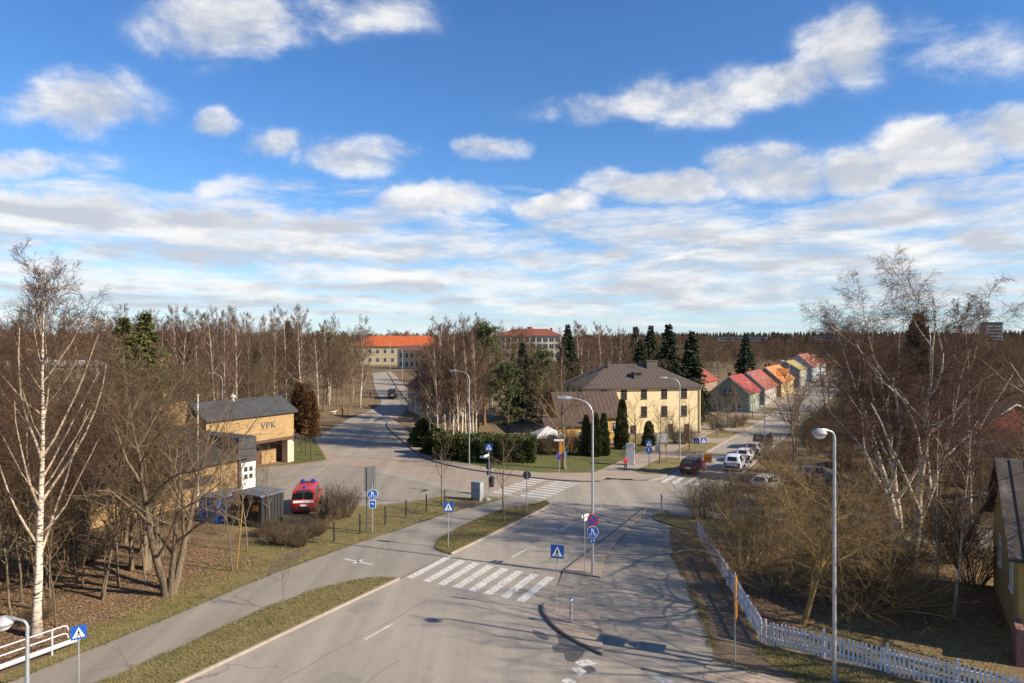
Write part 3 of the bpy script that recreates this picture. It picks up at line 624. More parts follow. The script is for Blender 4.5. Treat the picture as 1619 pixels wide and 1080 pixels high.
def pine_mesh(name, seed, hgt, rad, needles, z0=.35, n=46, tufts=26, shape=.6):
    rng = np.random.default_rng(seed); P, Rd, L = stem((0, 0, -.15), (hgt * .02, 0, hgt), hgt * .017, .03, 10, rng, .04); tr = [(*tubes(P, Rd, 7), 0)]
    f = np.sort(rng.random(n)); zz = z0 + (1 - z0) * f; az = np.arange(n) * 2.4 + rng.normal(0, .4, n)
    env = np.sin(np.clip(f * .88 + .12, 0, 1) * np.pi) ** shape
    Lb = rad * env * rng.uniform(.6, 1.15, n); i = np.minimum((zz * 9).astype(int), 8); fr = (zz * 9 - i)[:, None]; st = P[0, i] * (1 - fr) + P[0, i + 1] * fr
    d = np.stack([np.cos(az), np.sin(az), .25 + .6 * f], 1); B = curve(st, d, Lb, 6, rng, .05, .12); br = [(*tubes(B, np.maximum(Lb[:, None] * .02, .015) * np.linspace(1, .3, 6)[None], 4), 0)]
    ii = np.repeat(np.arange(n), tufts); t = (1 - rng.random(len(ii)) ** 1.6 * .75) * 4.99; j = t.astype(int); fr = (t - j)[:, None]
    c = B[ii, j] * (1 - fr) + B[ii, j + 1] * fr + rng.normal(0, .28, (len(ii), 3)) * np.array([1, 1, .55]); q = 9
    pp = np.repeat(c, q, 0); e = nrm(rng.normal(0, 1, pp.shape) + np.array([0, 0, .7])); ln = rng.uniform(.16, .34, len(pp)); br.append((*sprays(pp, e, ln, ln * .16, rng), 1))
    return quads_mesh(name + '_trunk', tr, (P_bark, needles)), quads_mesh(name + '_crown', br, (P_bark, needles))
def column_mesh(name, seed, hgt, rad, needles, n=9000, pw=.55, box=None, z0=0.0):
    """clipped or columnar evergreen; box=(lx,ly) for a hedge"""
    rng = np.random.default_rng(seed)
    if box:
        u = rng.uniform(-1, 1, (n, 3)); ax = rng.integers(0, 5, n); lump = .10 * np.sin(u[:, 0] * 7 + 2 * u[:, 2]) + .08 * np.sin(u[:, 1] * 5 + u[:, 0] * 11)
        for k, (a, s) in enumerate(((0, 1), (0, -1), (1, 1), (1, -1), (2, 1))):
            w = ax == k; u[w, a] = s * (1 - rng.random(w.sum()) ** 2 * .35)
        nn = nrm(u ** 7 + rng.normal(0, .35, u.shape)); p = np.stack([u[:, 0] * box[0] / 2 * (1 + lump * .3), u[:, 1] * box[1] / 2 * (1 + lump), (u[:, 2] * .5 + .5) * hgt * (1 + lump)], 1)
    else:
        f = rng.random(n); az = rng.random(n) * 6.28; prof = np.clip((1 - f), 0, 1) ** pw * np.clip(f * 9 + .45, 0, 1)
        r = rad * prof * (1 - rng.random(n) ** 2 * .45) * (1 + .10 * np.sin(az * 4 + f * 9) + .08 * np.sin(f * 31 + az)); p = np.stack([r * np.cos(az), r * np.sin(az), f * hgt], 1); nn = nrm(np.stack([np.cos(az), np.sin(az), np.full(n, .9)], 1) + rng.normal(0, .35, (n, 3)))
    p[:, 2] = z0 + p[:, 2] * (1 - z0 / hgt); ln = rng.uniform(.14, .34, n); br = [(*sprays(p, nn, ln, ln * .3, rng), 0)]
    P, Rd, L = stem((0, 0, -.15), (0, 0, hgt * .85), .07, .02, 5, rng, .01); tr = [(*tubes(P, Rd, 6), 0)]
    if box:
        for qx in np.linspace(-.42, .42, 5):
            P, Rd, L = stem((box[0] * qx, 0, -.15), (box[0] * qx, 0, hgt * .8), .06, .02, 4, rng, .02); tr.append((*tubes(P, Rd, 5), 0))
    return quads_mesh(name + '_trunk', tr, (C_bark,)), quads_mesh(name + '_crown', br, (needles,))

PROTO = {}
def proto(key, meshes, names=('trunk', 'branches')): PROTO[key] = (meshes, names)
def plant(name, key, loc, label, cat, group=None, sc=1.0, rz=None, scz=None, tilt=0.0):
    (ma, mb_), nm = PROTO[key]; r = random.Random(int(loc[0] * 131 + loc[1] * 977))
    e = empty(name, (loc[0], loc[1], hz(loc[0], loc[1])), r.uniform(0, 6.28) if rz is None else rz, label, cat, group)
    e.scale = (sc, sc, scz or sc); e.rotation_euler[0] = tilt + r.gauss(0, .015); e.rotation_euler[1] = r.gauss(0, .015)
    link_mesh(nm[0], ma, e); link_mesh(nm[1], mb_, e); return e

proto('birch_hero_l', tree_mesh('birch_a', 11, 16.6, .22, BM, birch_lv(28, 11, 10, 5, -.015, .0075, .27), lean=.01, base_wob=.02))
for i in range(3): proto('birch%d' % i, tree_mesh('birch_m%d' % i, 20 + i, 15.0, .15, BM, birch_lv(24, 10, 14, 0, -.03, .013, .19), lean=.03, base_wob=.03))
for i in range(3): proto('decid%d' % i, tree_mesh('decid_m%d' % i, 40 + i, 11.5, .16, DM, decid_lv(15, 10, 12, 0, .012), lean=.04, base_wob=.05, stems=1 + i % 2, spread=.12))
for i in range(2): proto('thin%d' % i, tree_mesh('thin%d' % i, 57 + i, 8.0, .055, DM, decid_lv(14, 8, 6, 0, .008, t0=.25, r1=.30), lean=.05, base_wob=.06, stems=1 + i, spread=.12))
proto('maple', tree_mesh('maple', 61, 10.6, .26, DM, decid_lv(9, 8, 8, 4, .0065, t0=.2, up=.05, r1=.60, k1=6), lean=.03, base_wob=.05, stems=3, spread=.26))
proto('street0', tree_mesh('street0', 71, 5.0, .085, DM, decid_lv(10, 7, 5, 0, .006, t0=.38, up=.08, r1=.42), lean=.03, base_wob=.04))
proto('street1', tree_mesh('street1', 72, 3.4, .03, DM, decid_lv(9, 5, 3, 0, .005, t0=.35, up=.05, r1=.36), lean=.03, base_wob=.04))
proto('apple', tree_mesh('apple', 75, 5.2, .14, DM, decid_lv(9, 8, 7, 3, .006, t0=.18, up=.06, r1=.66), lean=.05, base_wob=.08))
for i in range(3): proto('shrub%d' % i, shrub_mesh('shrub%d' % i, 80 + i, 2.6, 46, SM, 7, 4, .006), ('stems', 'branches'))
proto('thicket0', shrub_mesh('thicket0', 90, 4.6, 60, DM, 8, 5, .008, spread=.7, r0=.028), ('stems', 'branches'))
proto('thicket1', shrub_mesh('thicket1', 91, 4.2, 50, SM, 9, 5, .008, spread=.9, r0=.026), ('stems', 'branches'))
proto('lowshrub', shrub_mesh('lowshrub', 93, 1.3, 60, SM, 6, 3, .005, spread=.9), ('stems', 'branches'))
proto('spruce0', spruce_mesh('spruce0', 101, 16, 3.7, N_spruce), ('trunk', 'crown')); proto('spruce1', spruce_mesh('spruce1', 102, 14, 3.7, N_bspruce, 1.1, power=.85), ('trunk', 'crown'))
proto('pine0', pine_mesh('pine0', 111, 13.5, 2.9, N_pine, .25, 52, 26), ('trunk', 'crown')); proto('pine1', pine_mesh('pine1', 112, 9, 3.0, N_pine, .12, 44, 24, .5), ('trunk', 'crown'))
proto('thuja', column_mesh('thuja', 121, 5.5, .75, N_thuja, 8000), ('trunk', 'crown')); proto('yew', column_mesh('yew', 122, 2.8, 1.7, N_hedge, 9000, .42), ('trunk', 'crown'))
proto('hedge', column_mesh('hedge', 123, 3.6, 1, N_hedge, 14000, box=(5.2, 3.0)), ('stems', 'foliage')); proto('brown', column_mesh('brown', 124, 7.4, .95, N_brown, 6500, .5, z0=2.6), ('trunk', 'crown'))

proto('birch_hero_r', tree_mesh('birch_r', 16, 17.6, .30, BM, [dict(n=11, t0=.22, t1=.97, ang=40, angj=9, ratio=.46, taper=.62, m=8, up=.05, wob=.12, rr=.014, k=6, mi=0, into='t'),
     dict(n=10, t0=.2, t1=1.0, ang=42, angj=12, ratio=.46, taper=.4, m=6, up=.03, wob=.14, rr=.009, k=4, mi=2, rmin=.012),
     dict(n=12, t0=.15, t1=1.0, ang=40, angj=14, ratio=.55, taper=.35, m=5, up=-.05, wob=.14, rr=.005, k=3, mi=2, rmin=.008),
     dict(n=6, t0=.15, t1=1.0, ang=36, angj=14, ratio=.6, taper=.3, m=4, up=-.26, wob=.10, rr=.003, k=3, mi=2, rmin=.0095)], stems=4, spread=.26, lean=.02, base_wob=.07, ktrunk=9))
proto('willow', shrub_mesh('willow', 131, 6.6, 34, WM, 11, 7, .0075, spread=1.25, up=-.035, wob=.17, r0=.06), ('stems', 'branches'))
proto('willow2', shrub_mesh('willow2', 132, 5.4, 30, WM, 10, 7, .0075, spread=1.5, up=-.05, wob=.17, r0=.05), ('stems', 'branches'))
proto('far_birch', tree_mesh('far_birch', 141, 14, .12, (D_limb, D_limb, B_twig), birch_lv(18, 9, 7, 0, -.03, .03, .2), ktrunk=5)); proto('far_decid', tree_mesh('far_decid', 142, 11.5, .16, DM, decid_lv(13, 9, 7, 0, .032), ktrunk=5)); proto('far_spruce', spruce_mesh('far_spruce', 143, 15, 3.2, N_bspruce, .35), ('trunk', 'crown'))

proto('willow_tree', tree_mesh('willow_tree', 134, 6.4, .13, WM, [dict(n=7, t0=.28, t1=.97, ang=55, angj=10, ratio=.85, taper=.35, m=8, up=-.02, wob=.13, rr=.012, k=6, mi=0, into='t'), dict(n=10, t0=.2, t1=1.0, ang=42, angj=13, ratio=.42, taper=.3, m=6, up=.0, wob=.15, rr=.009, k=4, mi=1, rmin=.011), dict(n=11, t0=.15, t1=1.0, ang=42, angj=14, ratio=.5, taper=.3, m=4, up=-.06, wob=.15, rr=.006, k=3, mi=2, rmin=.0075), dict(n=3, t0=.2, t1=1.0, ang=40, angj=14, ratio=.5, taper=.3, m=3, up=-.06, wob=.14, rr=.004, k=3, mi=2, rmin=.006)], stems=3, spread=.34, lean=.05, base_wob=.08))
# ================================================================== buildings
def plaster(name, c, k=.86): return mat(name, c, .9, tuple(q * k for q in c), .7, .15, 30)
def roofm(name, c, k=.75): return mat(name, c, .6, tuple(q * k for q in c), 1.5, .1, 20)
M_glass = mat('window_glass', (.025, .03, .035), .08, spec=.6)
M_white = mat('white_paint', (.72, .71, .68), .6, (.6, .59, .56), 3)
M_bframe = mat('brown_frame', (.12, .085, .06), .6)
M_dark = mat('dark_metal', (.035, .035, .037), .5)
M_brownmetal = roofm('brown_sheet_roof', (.105, .082, .068), .85)
M_redbrick = mat('chimney_brick', (.24, .10, .07), .9, (.17, .075, .055), 5)
def window(parent, c, r, n, w, hh, fm=None, sill=True, cross=True):
    """c centre on the wall, r right direction, n outward normal (plan vectors in the parent's space)"""
    fm = fm or M_white; c = Vector(c); r = Vector(r); n = Vector(n); up = Vector((0, 0, 1)); f = MB(); b = .07
    def slab(mb, a0, a1, z0, z1, d0, d1):
        q = [c + r * a + up * z + n * d0 for a, z in ((a0, z0), (a1, z0), (a1, z1), (a0, z1))]; mb.extrude(q, n * (d1 - d0))
    slab(f, -w / 2, -w / 2 + b, -hh / 2, hh / 2, -.02, .035); slab(f, w / 2 - b, w / 2, -hh / 2, hh / 2, -.02, .035)
    slab(f, -w / 2 + b, w / 2 - b, -hh / 2, -hh / 2 + b, -.02, .035); slab(f, -w / 2 + b, w / 2 - b, hh / 2 - b, hh / 2, -.02, .035)
    if cross:
        slab(f, -.025, .025, -hh / 2 + b, hh / 2 - b, -.02, .025); slab(f, -w / 2 + b, -.025, hh * .18, hh * .18 + .045, -.02, .022); slab(f, .025, w / 2 - b, hh * .18, hh * .18 + .045, -.02, .022)
    o = f.build('window', fm, parent)
    p = MB(); slab(p, -w / 2 + b * .5, w / 2 - b * .5, -hh / 2 + b * .5, hh / 2 - b * .5, -.015, .008); p.build('pane', M_glass, o)
    if sill:
        q = MB(); slab(q, -w / 2 - .06, w / 2 + .06, -hh / 2 - .07, -hh / 2 - .003, -.02, .10); q.build('sill', M_dark if fm is M_bframe else M_white, o)
    return o
def seams(parent, a, b, c, d, step, m, name='roof_seam', hh=.04):
    """ribs on the roof face a-b (eave) to d-c (ridge), running up the slope"""
    a, b, c, d = map(Vector, (a, b, c, d)); n = (b - a).cross(d - a).normalized()
    if n.z < 0: n = -n
    L = (b - a).length; k = max(1, int(L / step)); e = (b - a).normalized()
    for i in range(1, k):
        x = i / k; p = a + (b - a) * x
        # where the rib meets the upper edge or a hip
        q = None; up = ((d - a) - e * (d - a).dot(e))
        s0 = (d - a).dot(e) / L; s1 = 1 - (b - c).dot(e) / L
        t = 1.0 if s0 <= x <= s1 else (x / s0 if x < s0 else (1 - x) / (1 - s1))
        q = p + up * (t * .985); mb = MB(); w = e * .022
        mb.extrude([p - w - n * .005, p + w - n * .005, q + w - n * .005, q - w - n * .005], n * hh); mb.build(name, m, parent)
def gable_house(name, label, cor, rz, W, Ln, he, hr, wall, roof, label_group=None, ov=.35, gable_wall=None, seam=None):
    """corner = near right corner; local x to the left is -x; local y along the ridge (depth)"""
    e = empty(name, cor, rz, label, 'house', label_group)
    mb = MB(); x0, x1 = -W, 0
    mb.b2(x0, x1, 0, Ln, -.4, he)
    mb.build('wall', wall, e)
    g = MB(); g.extrude([(x0, 0.0, he), (x1, 0.0, he), ((x0 + x1) / 2, 0.0, hr)], (0, Ln, 0)); g.build('gable', gable_wall or wall, e)
    xm = (x0 + x1) / 2; sl = (hr - he) / (W / 2); zo = he - sl * ov
    rf = MB(); t = .14
    for sx, xe in ((-1, x0 - ov), (1, x1 + ov)):
        rf.extrude([(xe, -ov, zo + .03), (xm, -ov, hr + .03), (xm, -ov, hr + .03 + t), (xe, -ov, zo + .03 + t)], (0, Ln + 2 * ov, 0))
    r = rf.build('roof', roof, e)
    bb = MB(); 
    for xe in (x0 - ov, x1 + ov):
        bb.extrude([(xe, -ov - .03, zo - .10), (xm, -ov - .03, hr - .10), (xm, -ov - .03, hr + .10), (xe, -ov - .03, zo + .10)], (0, .028, 0))
    bb.build('barge_board', M_white, e)
    if seam:
        z1 = zo + .03 + t
        seams(r, (x1 + ov, -ov, z1), (x1 + ov, Ln + ov, z1), (xm, Ln + ov, hr + .03 + t), (xm, -ov, hr + .03 + t), seam, roof)
    return e
def chimney(parent, x, y, z0, z1, w=.6, d=.6, m=None):
    c = MB().b2(x - w / 2, x + w / 2, y - d / 2, y + d / 2, z0, z1).build('chimney', m or M_redbrick, parent)
    MB().b2(x - w / 2 - .06, x + w / 2 + .06, y - d / 2 - .06, y + d / 2 + .06, z1 - .12, z1 + .03).build('cap', m or M_redbrick, c)

# ---- yellow three-storey house
def yellow_block():
    A = Vector((10.4, 96.1, 0)); B = Vector((27.6, 99.9, 0)); ang = math.atan2(B.y - A.y, B.x - A.x); W = (B - A).length; D = 11.0; he, hr = 7.05, 10.1
    e = empty('apartment_house', A, ang, 'long pale yellow plastered house with a brown hipped sheet metal roof', 'house')
    wall = plaster('yellow_plaster', (.68, .56, .335), .94)
    MB().b2(0, W, 0, D, -.5, he).build('wall', wall, e)
    MB().b2(-.03, W + .03, -.03, D + .03, -.5, .35).build('plinth', mat('plinth_grey', (.2, .19, .18), .9), e)
    o = .42; z = he - .05; ri = 5.4
    a, b, c, d = (-o, -o, z), (W + o, -o, z), (W + o, D + o, z), (-o, D + o, z); p, q = (ri, D / 2, hr), (W - ri, D / 2, hr)
    rf = MB(); rf.add([a, b, c, d, p, q], [(0, 1, 5, 4), (1, 2, 5), (2, 3, 4, 5), (3, 0, 4), (3, 2, 1, 0)]); r = rf.build('roof', M_brownmetal, e)
    seams(r, a, b, q, p, .62, M_brownmetal, hh=.03); seams(r, d, a, p, p, .62, M_brownmetal, hh=.05)
    MB().b2(-o, W + o, -o - .10, -o - .003, z - .16, z + .0).build('gutter', M_brownmetal, e)
    MB().b2(-.12, W + .12, -.12, -.004, he - .40, he - .06).build('cornice', wall, e)
    for x in (.15, .323, .497, .674, .851):
        for zc in (5.95, 3.45): window(e, (x * W, 0, zc), (1, 0, 0), (0, -1, 0), .92, 1.32 if zc > 5 else 1.5, M_bframe)
    for x in (.40, .56, .73, .875): window(e, (x * W, 0, .95), (1, 0, 0), (0, -1, 0), .8, 1.15, M_bframe)
    for yy in (2.5, 5.5, 8.5):
        for zc in (5.95, 3.45): window(e, (0, yy, zc), (0, -1, 0), (-1, 0, 0), .92, 1.35, M_bframe)
    MB().tube([(W - .25, -.09, .1), (W - .25, -.09, he - .5), (W - .25, -.35, he - .2)], .055, 8).build('downpipe', M_brownmetal, e)
    m = M_brownmetal
    for x, w, zt, dd in ((11.9, 1.75, hr + .55, .8), (ri - .3, .55, hr + .45, .5)):
        c = MB().b2(x - w / 2, x + w / 2, D / 2 - .9 - dd / 2, D / 2 - .9 + dd / 2, hr - 1.0, zt).build('chimney', m, e)
        MB().b2(x - w / 2 - .08, x + w / 2 + .08, D / 2 - .9 - dd / 2 - .08, D / 2 - .9 + dd / 2 + .08, zt - .1, zt + .04).build('cap', m, c)
    c = MB().b2(7.9, 9.2, 1.55, 2.6, 8.0, 8.95).build('roof_hatch', m, e); MB().b2(7.78, 9.32, 1.42, 2.7, 8.95, 9.03).build('cap', m, c)
    window(e, (8.55, 1.54, 8.72), (1, 0, 0), (0, -1, 0), .8, .36, M_dark, False, False)
    MB().tube([(9.1, D / 2 - 1.2, hr - .8), (9.1, D / 2 - 1.2, hr + .5)], .07, 8).build('vent_pipe', m, e)
    MB().tube([(ri, D / 2, hr + .12), (W / 2 + 1, D / 2, hr + .12)], .03, 6).build('roof_rail', M_dark, e)
yellow_block()
# ---- small ochre house with brown roof in front of it
def ochre_house():
    e = empty('ochre_house', (6.2, 89.2, 0), R_(9), 'small ochre wooden house under a low brown sheet metal roof', 'house')
    wall = plaster('ochre_boards', (.56, .33, .085)); W, D, he, hr = 8.4, 7.0, 3.7, 6.5
    MB().b2(0, W, 0, D, .55, he).build('wall', wall, e); MB().b2(.05, W - .05, .05, D - .05, -.4, .55).build('plinth', plaster('ochre_plinth', (.42, .37, .3)), e)
    MB().extrude([(W, 0, he), (W, D, he), (W, D / 2, hr)], (-W, 0, 0)).build('gable', wall, e)
    o = .4; sl = (hr - he) / (D / 2); r = MB()
    r.extrude([(-o, -o, he - sl * o + .03), (-o, D / 2, hr + .03), (-o, D / 2, hr + .15), (-o, -o, he - sl * o + .15)], (W + 2 * o, 0, 0)); r.extrude([(-o, D + o, he - sl * o + .03), (-o, D / 2, hr + .03), (-o, D / 2, hr + .15), (-o, D + o, he - sl * o + .15)], (W + 2 * o, 0, 0))
    rm = roofm('brown_roof_b', (.115, .078, .06)); ro = r.build('roof', rm, e); seams(ro, (-o, -o, he - sl * o + .15), (W + o, -o, he - sl * o + .15), (W + o, D / 2, hr + .15), (-o, D / 2, hr + .15), .6, rm)
    r2 = MB(); r2.extrude([(-2.5, -3.0, 2.7), (5.6, -3.0, 2.7), (5.6, -.45, 3.5), (-2.5, -.45, 3.5)], (0, 0, .1)); lean = r2.build('porch_roof', rm, e)
    MB().b2(-2.2, 5.3, -2.7, -.05, -.3, 2.72).build('porch', wall, e)
    for x in (6.2, 7.5): window(e, (x, 0, 2.2), (1, 0, 0), (0, -1, 0), .85, 1.3, M_white)
    window(e, (W, 2.2, 2.2), (0, 1, 0), (1, 0, 0), .85, 1.3, M_white)
    for x in (-.8, 2.2, 4.4): window(e, (x, -2.7, 1.5), (1, 0, 0), (0, -1, 0), .9, 1.1, M_white)
    MB().b2(W - .02, W + .03, -.03, .12, .5, he).build('corner_board', M_white, e)
ochre_house()
# ---- row of gabled houses along the right-hand street
rz = ST_ANG
def row_house(s, t, W, Ln, he, hr, wall, roof, label, gw=None, wins=(), ch=(), sidew=0, seam=None):
    p = S(s, t); e = gable_house('row_house', label, p, rz, W, Ln, he, hr, wall, roof, None, .4, gw, seam)
    for x, z, w, hh in wins: window(e, (-W / 2 + x, 0, z), (1, 0, 0), (0, -1, 0), w, hh)
    n = sidew
    for k in range(n):
        for z in ([1.7, 4.2] if he > 5 else [1.9]): window(e, (0, Ln * (k + .5) / n, z), (0, 1, 0), (1, 0, 0), 1.0, 1.25)
    for y, dx in ch: chimney(e, -W / 2 + dx, y, hr - .7, hr + .75)
    return e
g_wall = plaster('grey_green_plaster', (.26, .29, .22)); e1 = row_house(117, .15, 7.2, 11.6, 3.75, 6.75, g_wall, roofm('crimson_roof', (.30, .055, .035)), 'grey-green gabled house with a crimson roof and small balcony', wins=((-.7, 4.3, .75, 1.3), (.15, 4.3, .75, 1.3), (-2, 1.3, .9, 1.2), (1.8, 1.3, .9, 1.2)), ch=((1.6, -.2), (2.8, -.2)), sidew=3)
MB().b2(-4.7, -2.9, -.9, -.02, 3.2, 3.3).build('balcony', M_dark, e1); bal = e1.children[-1]
for k in range(10): MB().box((-4.65 + k * .19, -.87, 3.72), (.03, .03, .84)).build('baluster', M_dark, bal)
MB().b2(-4.7, -2.9, -.9, -.84, 4.15, 4.2).build('handrail', M_dark, bal)
MB().extrude([(4.6, -1.4, 1.0), (4.6, -.9, 1.5), (4.6, -.9, 1.56), (4.6, -1.4, 1.06)], (.01, 0, 0))
sk = MB(); sk.add([(-1.9, 5.2, 5.42), (-1.9, 6.6, 5.42), (-2.5, 6.6, 5.92), (-2.5, 5.2, 5.92)], [(0, 1, 2, 3)]); 
sk = MB(); sk.box((-1.6, 5.6, 5.36), (.9, .8, .1)); o = sk.build('skylight', M_white, e1); o.rotation_euler = (0, 0, 0)
an = MB().b2(-10.2, -7.25, 1.5, 7, -.3, 2.9).build('annex', g_wall, e1); MB().extrude([(-10.6, 1.1, 2.75), (-7.0, 1.1, 3.75), (-7.0, 1.1, 3.9), (-10.6, 1.1, 2.9)], (0, 6.3, 0)).build('annex_roof', roofm('annex_red', (.3, .05, .045)), an)
window(e1, (-8.9, 1.5, 1.5), (1, 0, 0), (0, -1, 0), .7, 1.2)
row_house(134, .15, 7.2, 16.6, 3.65, 6.85, plaster('grey_plaster', (.33, .31, .27)), roofm('red_roof', (.31, .085, .045)), 'grey gabled house with a long brick-red roof', wins=((-1.2, 4.3, .8, 1.1),), ch=((2.5, -.2), (4.2, -.2)), sidew=5)
e3 = row_house(158.4, .15, 7.4, 22, 3.8, 7.1, plaster('ochre_plaster', (.46, .34, .15)), roofm('orange_roof', (.58, .20, .05)), 'ochre house with a bright orange roof and a dormer', gw=plaster('umber_gable', (.27, .22, .15)), wins=((-.6, 4.6, .8, 1.0),), ch=((2.5, -.2), (7.5, -.2), (9, -.2)), sidew=6)
dm = MB(); dm.extrude([(-.25, 10, 3.6), (-.25, 14, 3.6), (-.25, 14, 5.2), (-.25, 12, 6.4), (-.25, 10, 5.2)], (-3.2, 0, 0)); dmo = dm.build('dormer', MATS['ochre_plaster'], e3)
dr = MB(); dr.extrude([(.05, 9.7, 5.0), (.05, 12, 6.42), (.05, 12, 6.56), (.05, 9.7, 5.14)], (-3.6, 0, 0)); dr.extrude([(.05, 14.3, 5.0), (.05, 12, 6.42), (.05, 12, 6.56), (.05, 14.3, 5.14)], (-3.6, 0, 0)); dr.build('dormer_roof', MATS['orange_roof'], dmo); window(e3, (-.25, 12, 4.7), (0, 1, 0), (1, 0, 0), 1.0, 1.3)
row_house(193.7, .15, 7.6, 17, 5.4, 7.7, plaster('drab_plaster', (.33, .31, .25)), mat('mossy_roof', (.36, .29, .09), .95, (.16, .14, .07), .9, .3), 'tall drab plastered house under a yellow moss-grown roof', wins=((-1.5, 4.2, .8, 1.1), (1.5, 4.2, .8, 1.1)), ch=((2, -.2), (5, -.2)), sidew=5)
wb = plaster('pale_blue_plaster', (.46, .50, .54)); rr5 = roofm('rust_roof', (.36, .13, .075))
row_house(225.7, .15, 8.4, 27, 5.4, 9.1, wb, rr5, 'tall pale blue house with a rust-red roof and twin chimneys', wins=((-1.6, 4.4, .8, 1.2), (1.6, 4.4, .8, 1.2)), ch=((2.5, -.2), (6, -.2)), sidew=7)
row_house(256, .15, 8.2, 18, 5.4, 8.4, plaster('pale_grey_plaster', (.5, .52, .54)), roofm('dull_red_roof', (.28, .10, .07)), 'pale grey house with a dull red roof at the row end', ch=((3, -.2),), sidew=5)
row_house(136, -13.5, 7.5, 15, 4.4, 7.0, plaster('back_plaster', (.3, .2, .15)), roofm('back_red', (.31, .07, .04)), 'house with a flat-lying scarlet roof behind the grey-green house', ch=((8, -.2),))

# ---- fire station
M_brick = None
def brick_mat():
    m = bpy.data.materials.new('yellow_brick'); m.use_nodes = True; N = m.node_tree.nodes; L = m.node_tree.links; b = N['Principled BSDF']; b.inputs['Roughness'].default_value = .9
    tc = N.new('ShaderNodeTexCoord'); sp = N.new('ShaderNodeSeparateXYZ'); L.new(tc.outputs['Object'], sp.inputs[0]); ad = N.new('ShaderNodeMath'); L.new(sp.outputs[0], ad.inputs[0]); L.new(sp.outputs[1], ad.inputs[1]); cb = N.new('ShaderNodeCombineXYZ'); L.new(ad.outputs[0], cb.inputs[0]); L.new(sp.outputs[2], cb.inputs[1])
    br = N.new('ShaderNodeTexBrick'); L.new(cb.outputs[0], br.inputs['Vector']); br.inputs['Color1'].default_value = (.45, .29, .125, 1); br.inputs['Color2'].default_value = (.35, .215, .09, 1); br.inputs['Mortar'].default_value = (.36, .28, .17, 1); br.inputs['Scale'].default_value = 1; br.inputs['Brick Width'].default_value = .28; br.inputs['Row Height'].default_value = .085; br.inputs['Mortar Size'].default_value = .008
    n = N.new('ShaderNodeTexNoise'); L.new(tc.outputs['Object'], n.inputs[0]); n.inputs['Scale'].default_value = 1.1; n.inputs['Detail'].default_value = 6; mx = N.new('ShaderNodeMix'); mx.data_type = 'RGBA'; mx.blend_type = 'MULTIPLY'; mx.inputs[0].default_value = .5; L.new(br.outputs[0], mx.inputs[6]); L.new(n.outputs[0], mx.inputs[7])
    mr = N.new('ShaderNodeMix'); mr.data_type = 'RGBA'; mr.inputs[0].default_value = .55; L.new(br.outputs[0], mr.inputs[6]); L.new(mx.outputs[2], mr.inputs[7])
    L.new(mr.outputs[2], b.inputs['Base Color']); return m
M_brick = brick_mat()
M_felt = mat('roof_felt', (.045, .047, .052), .85, (.065, .065, .068), 1.0, .2)
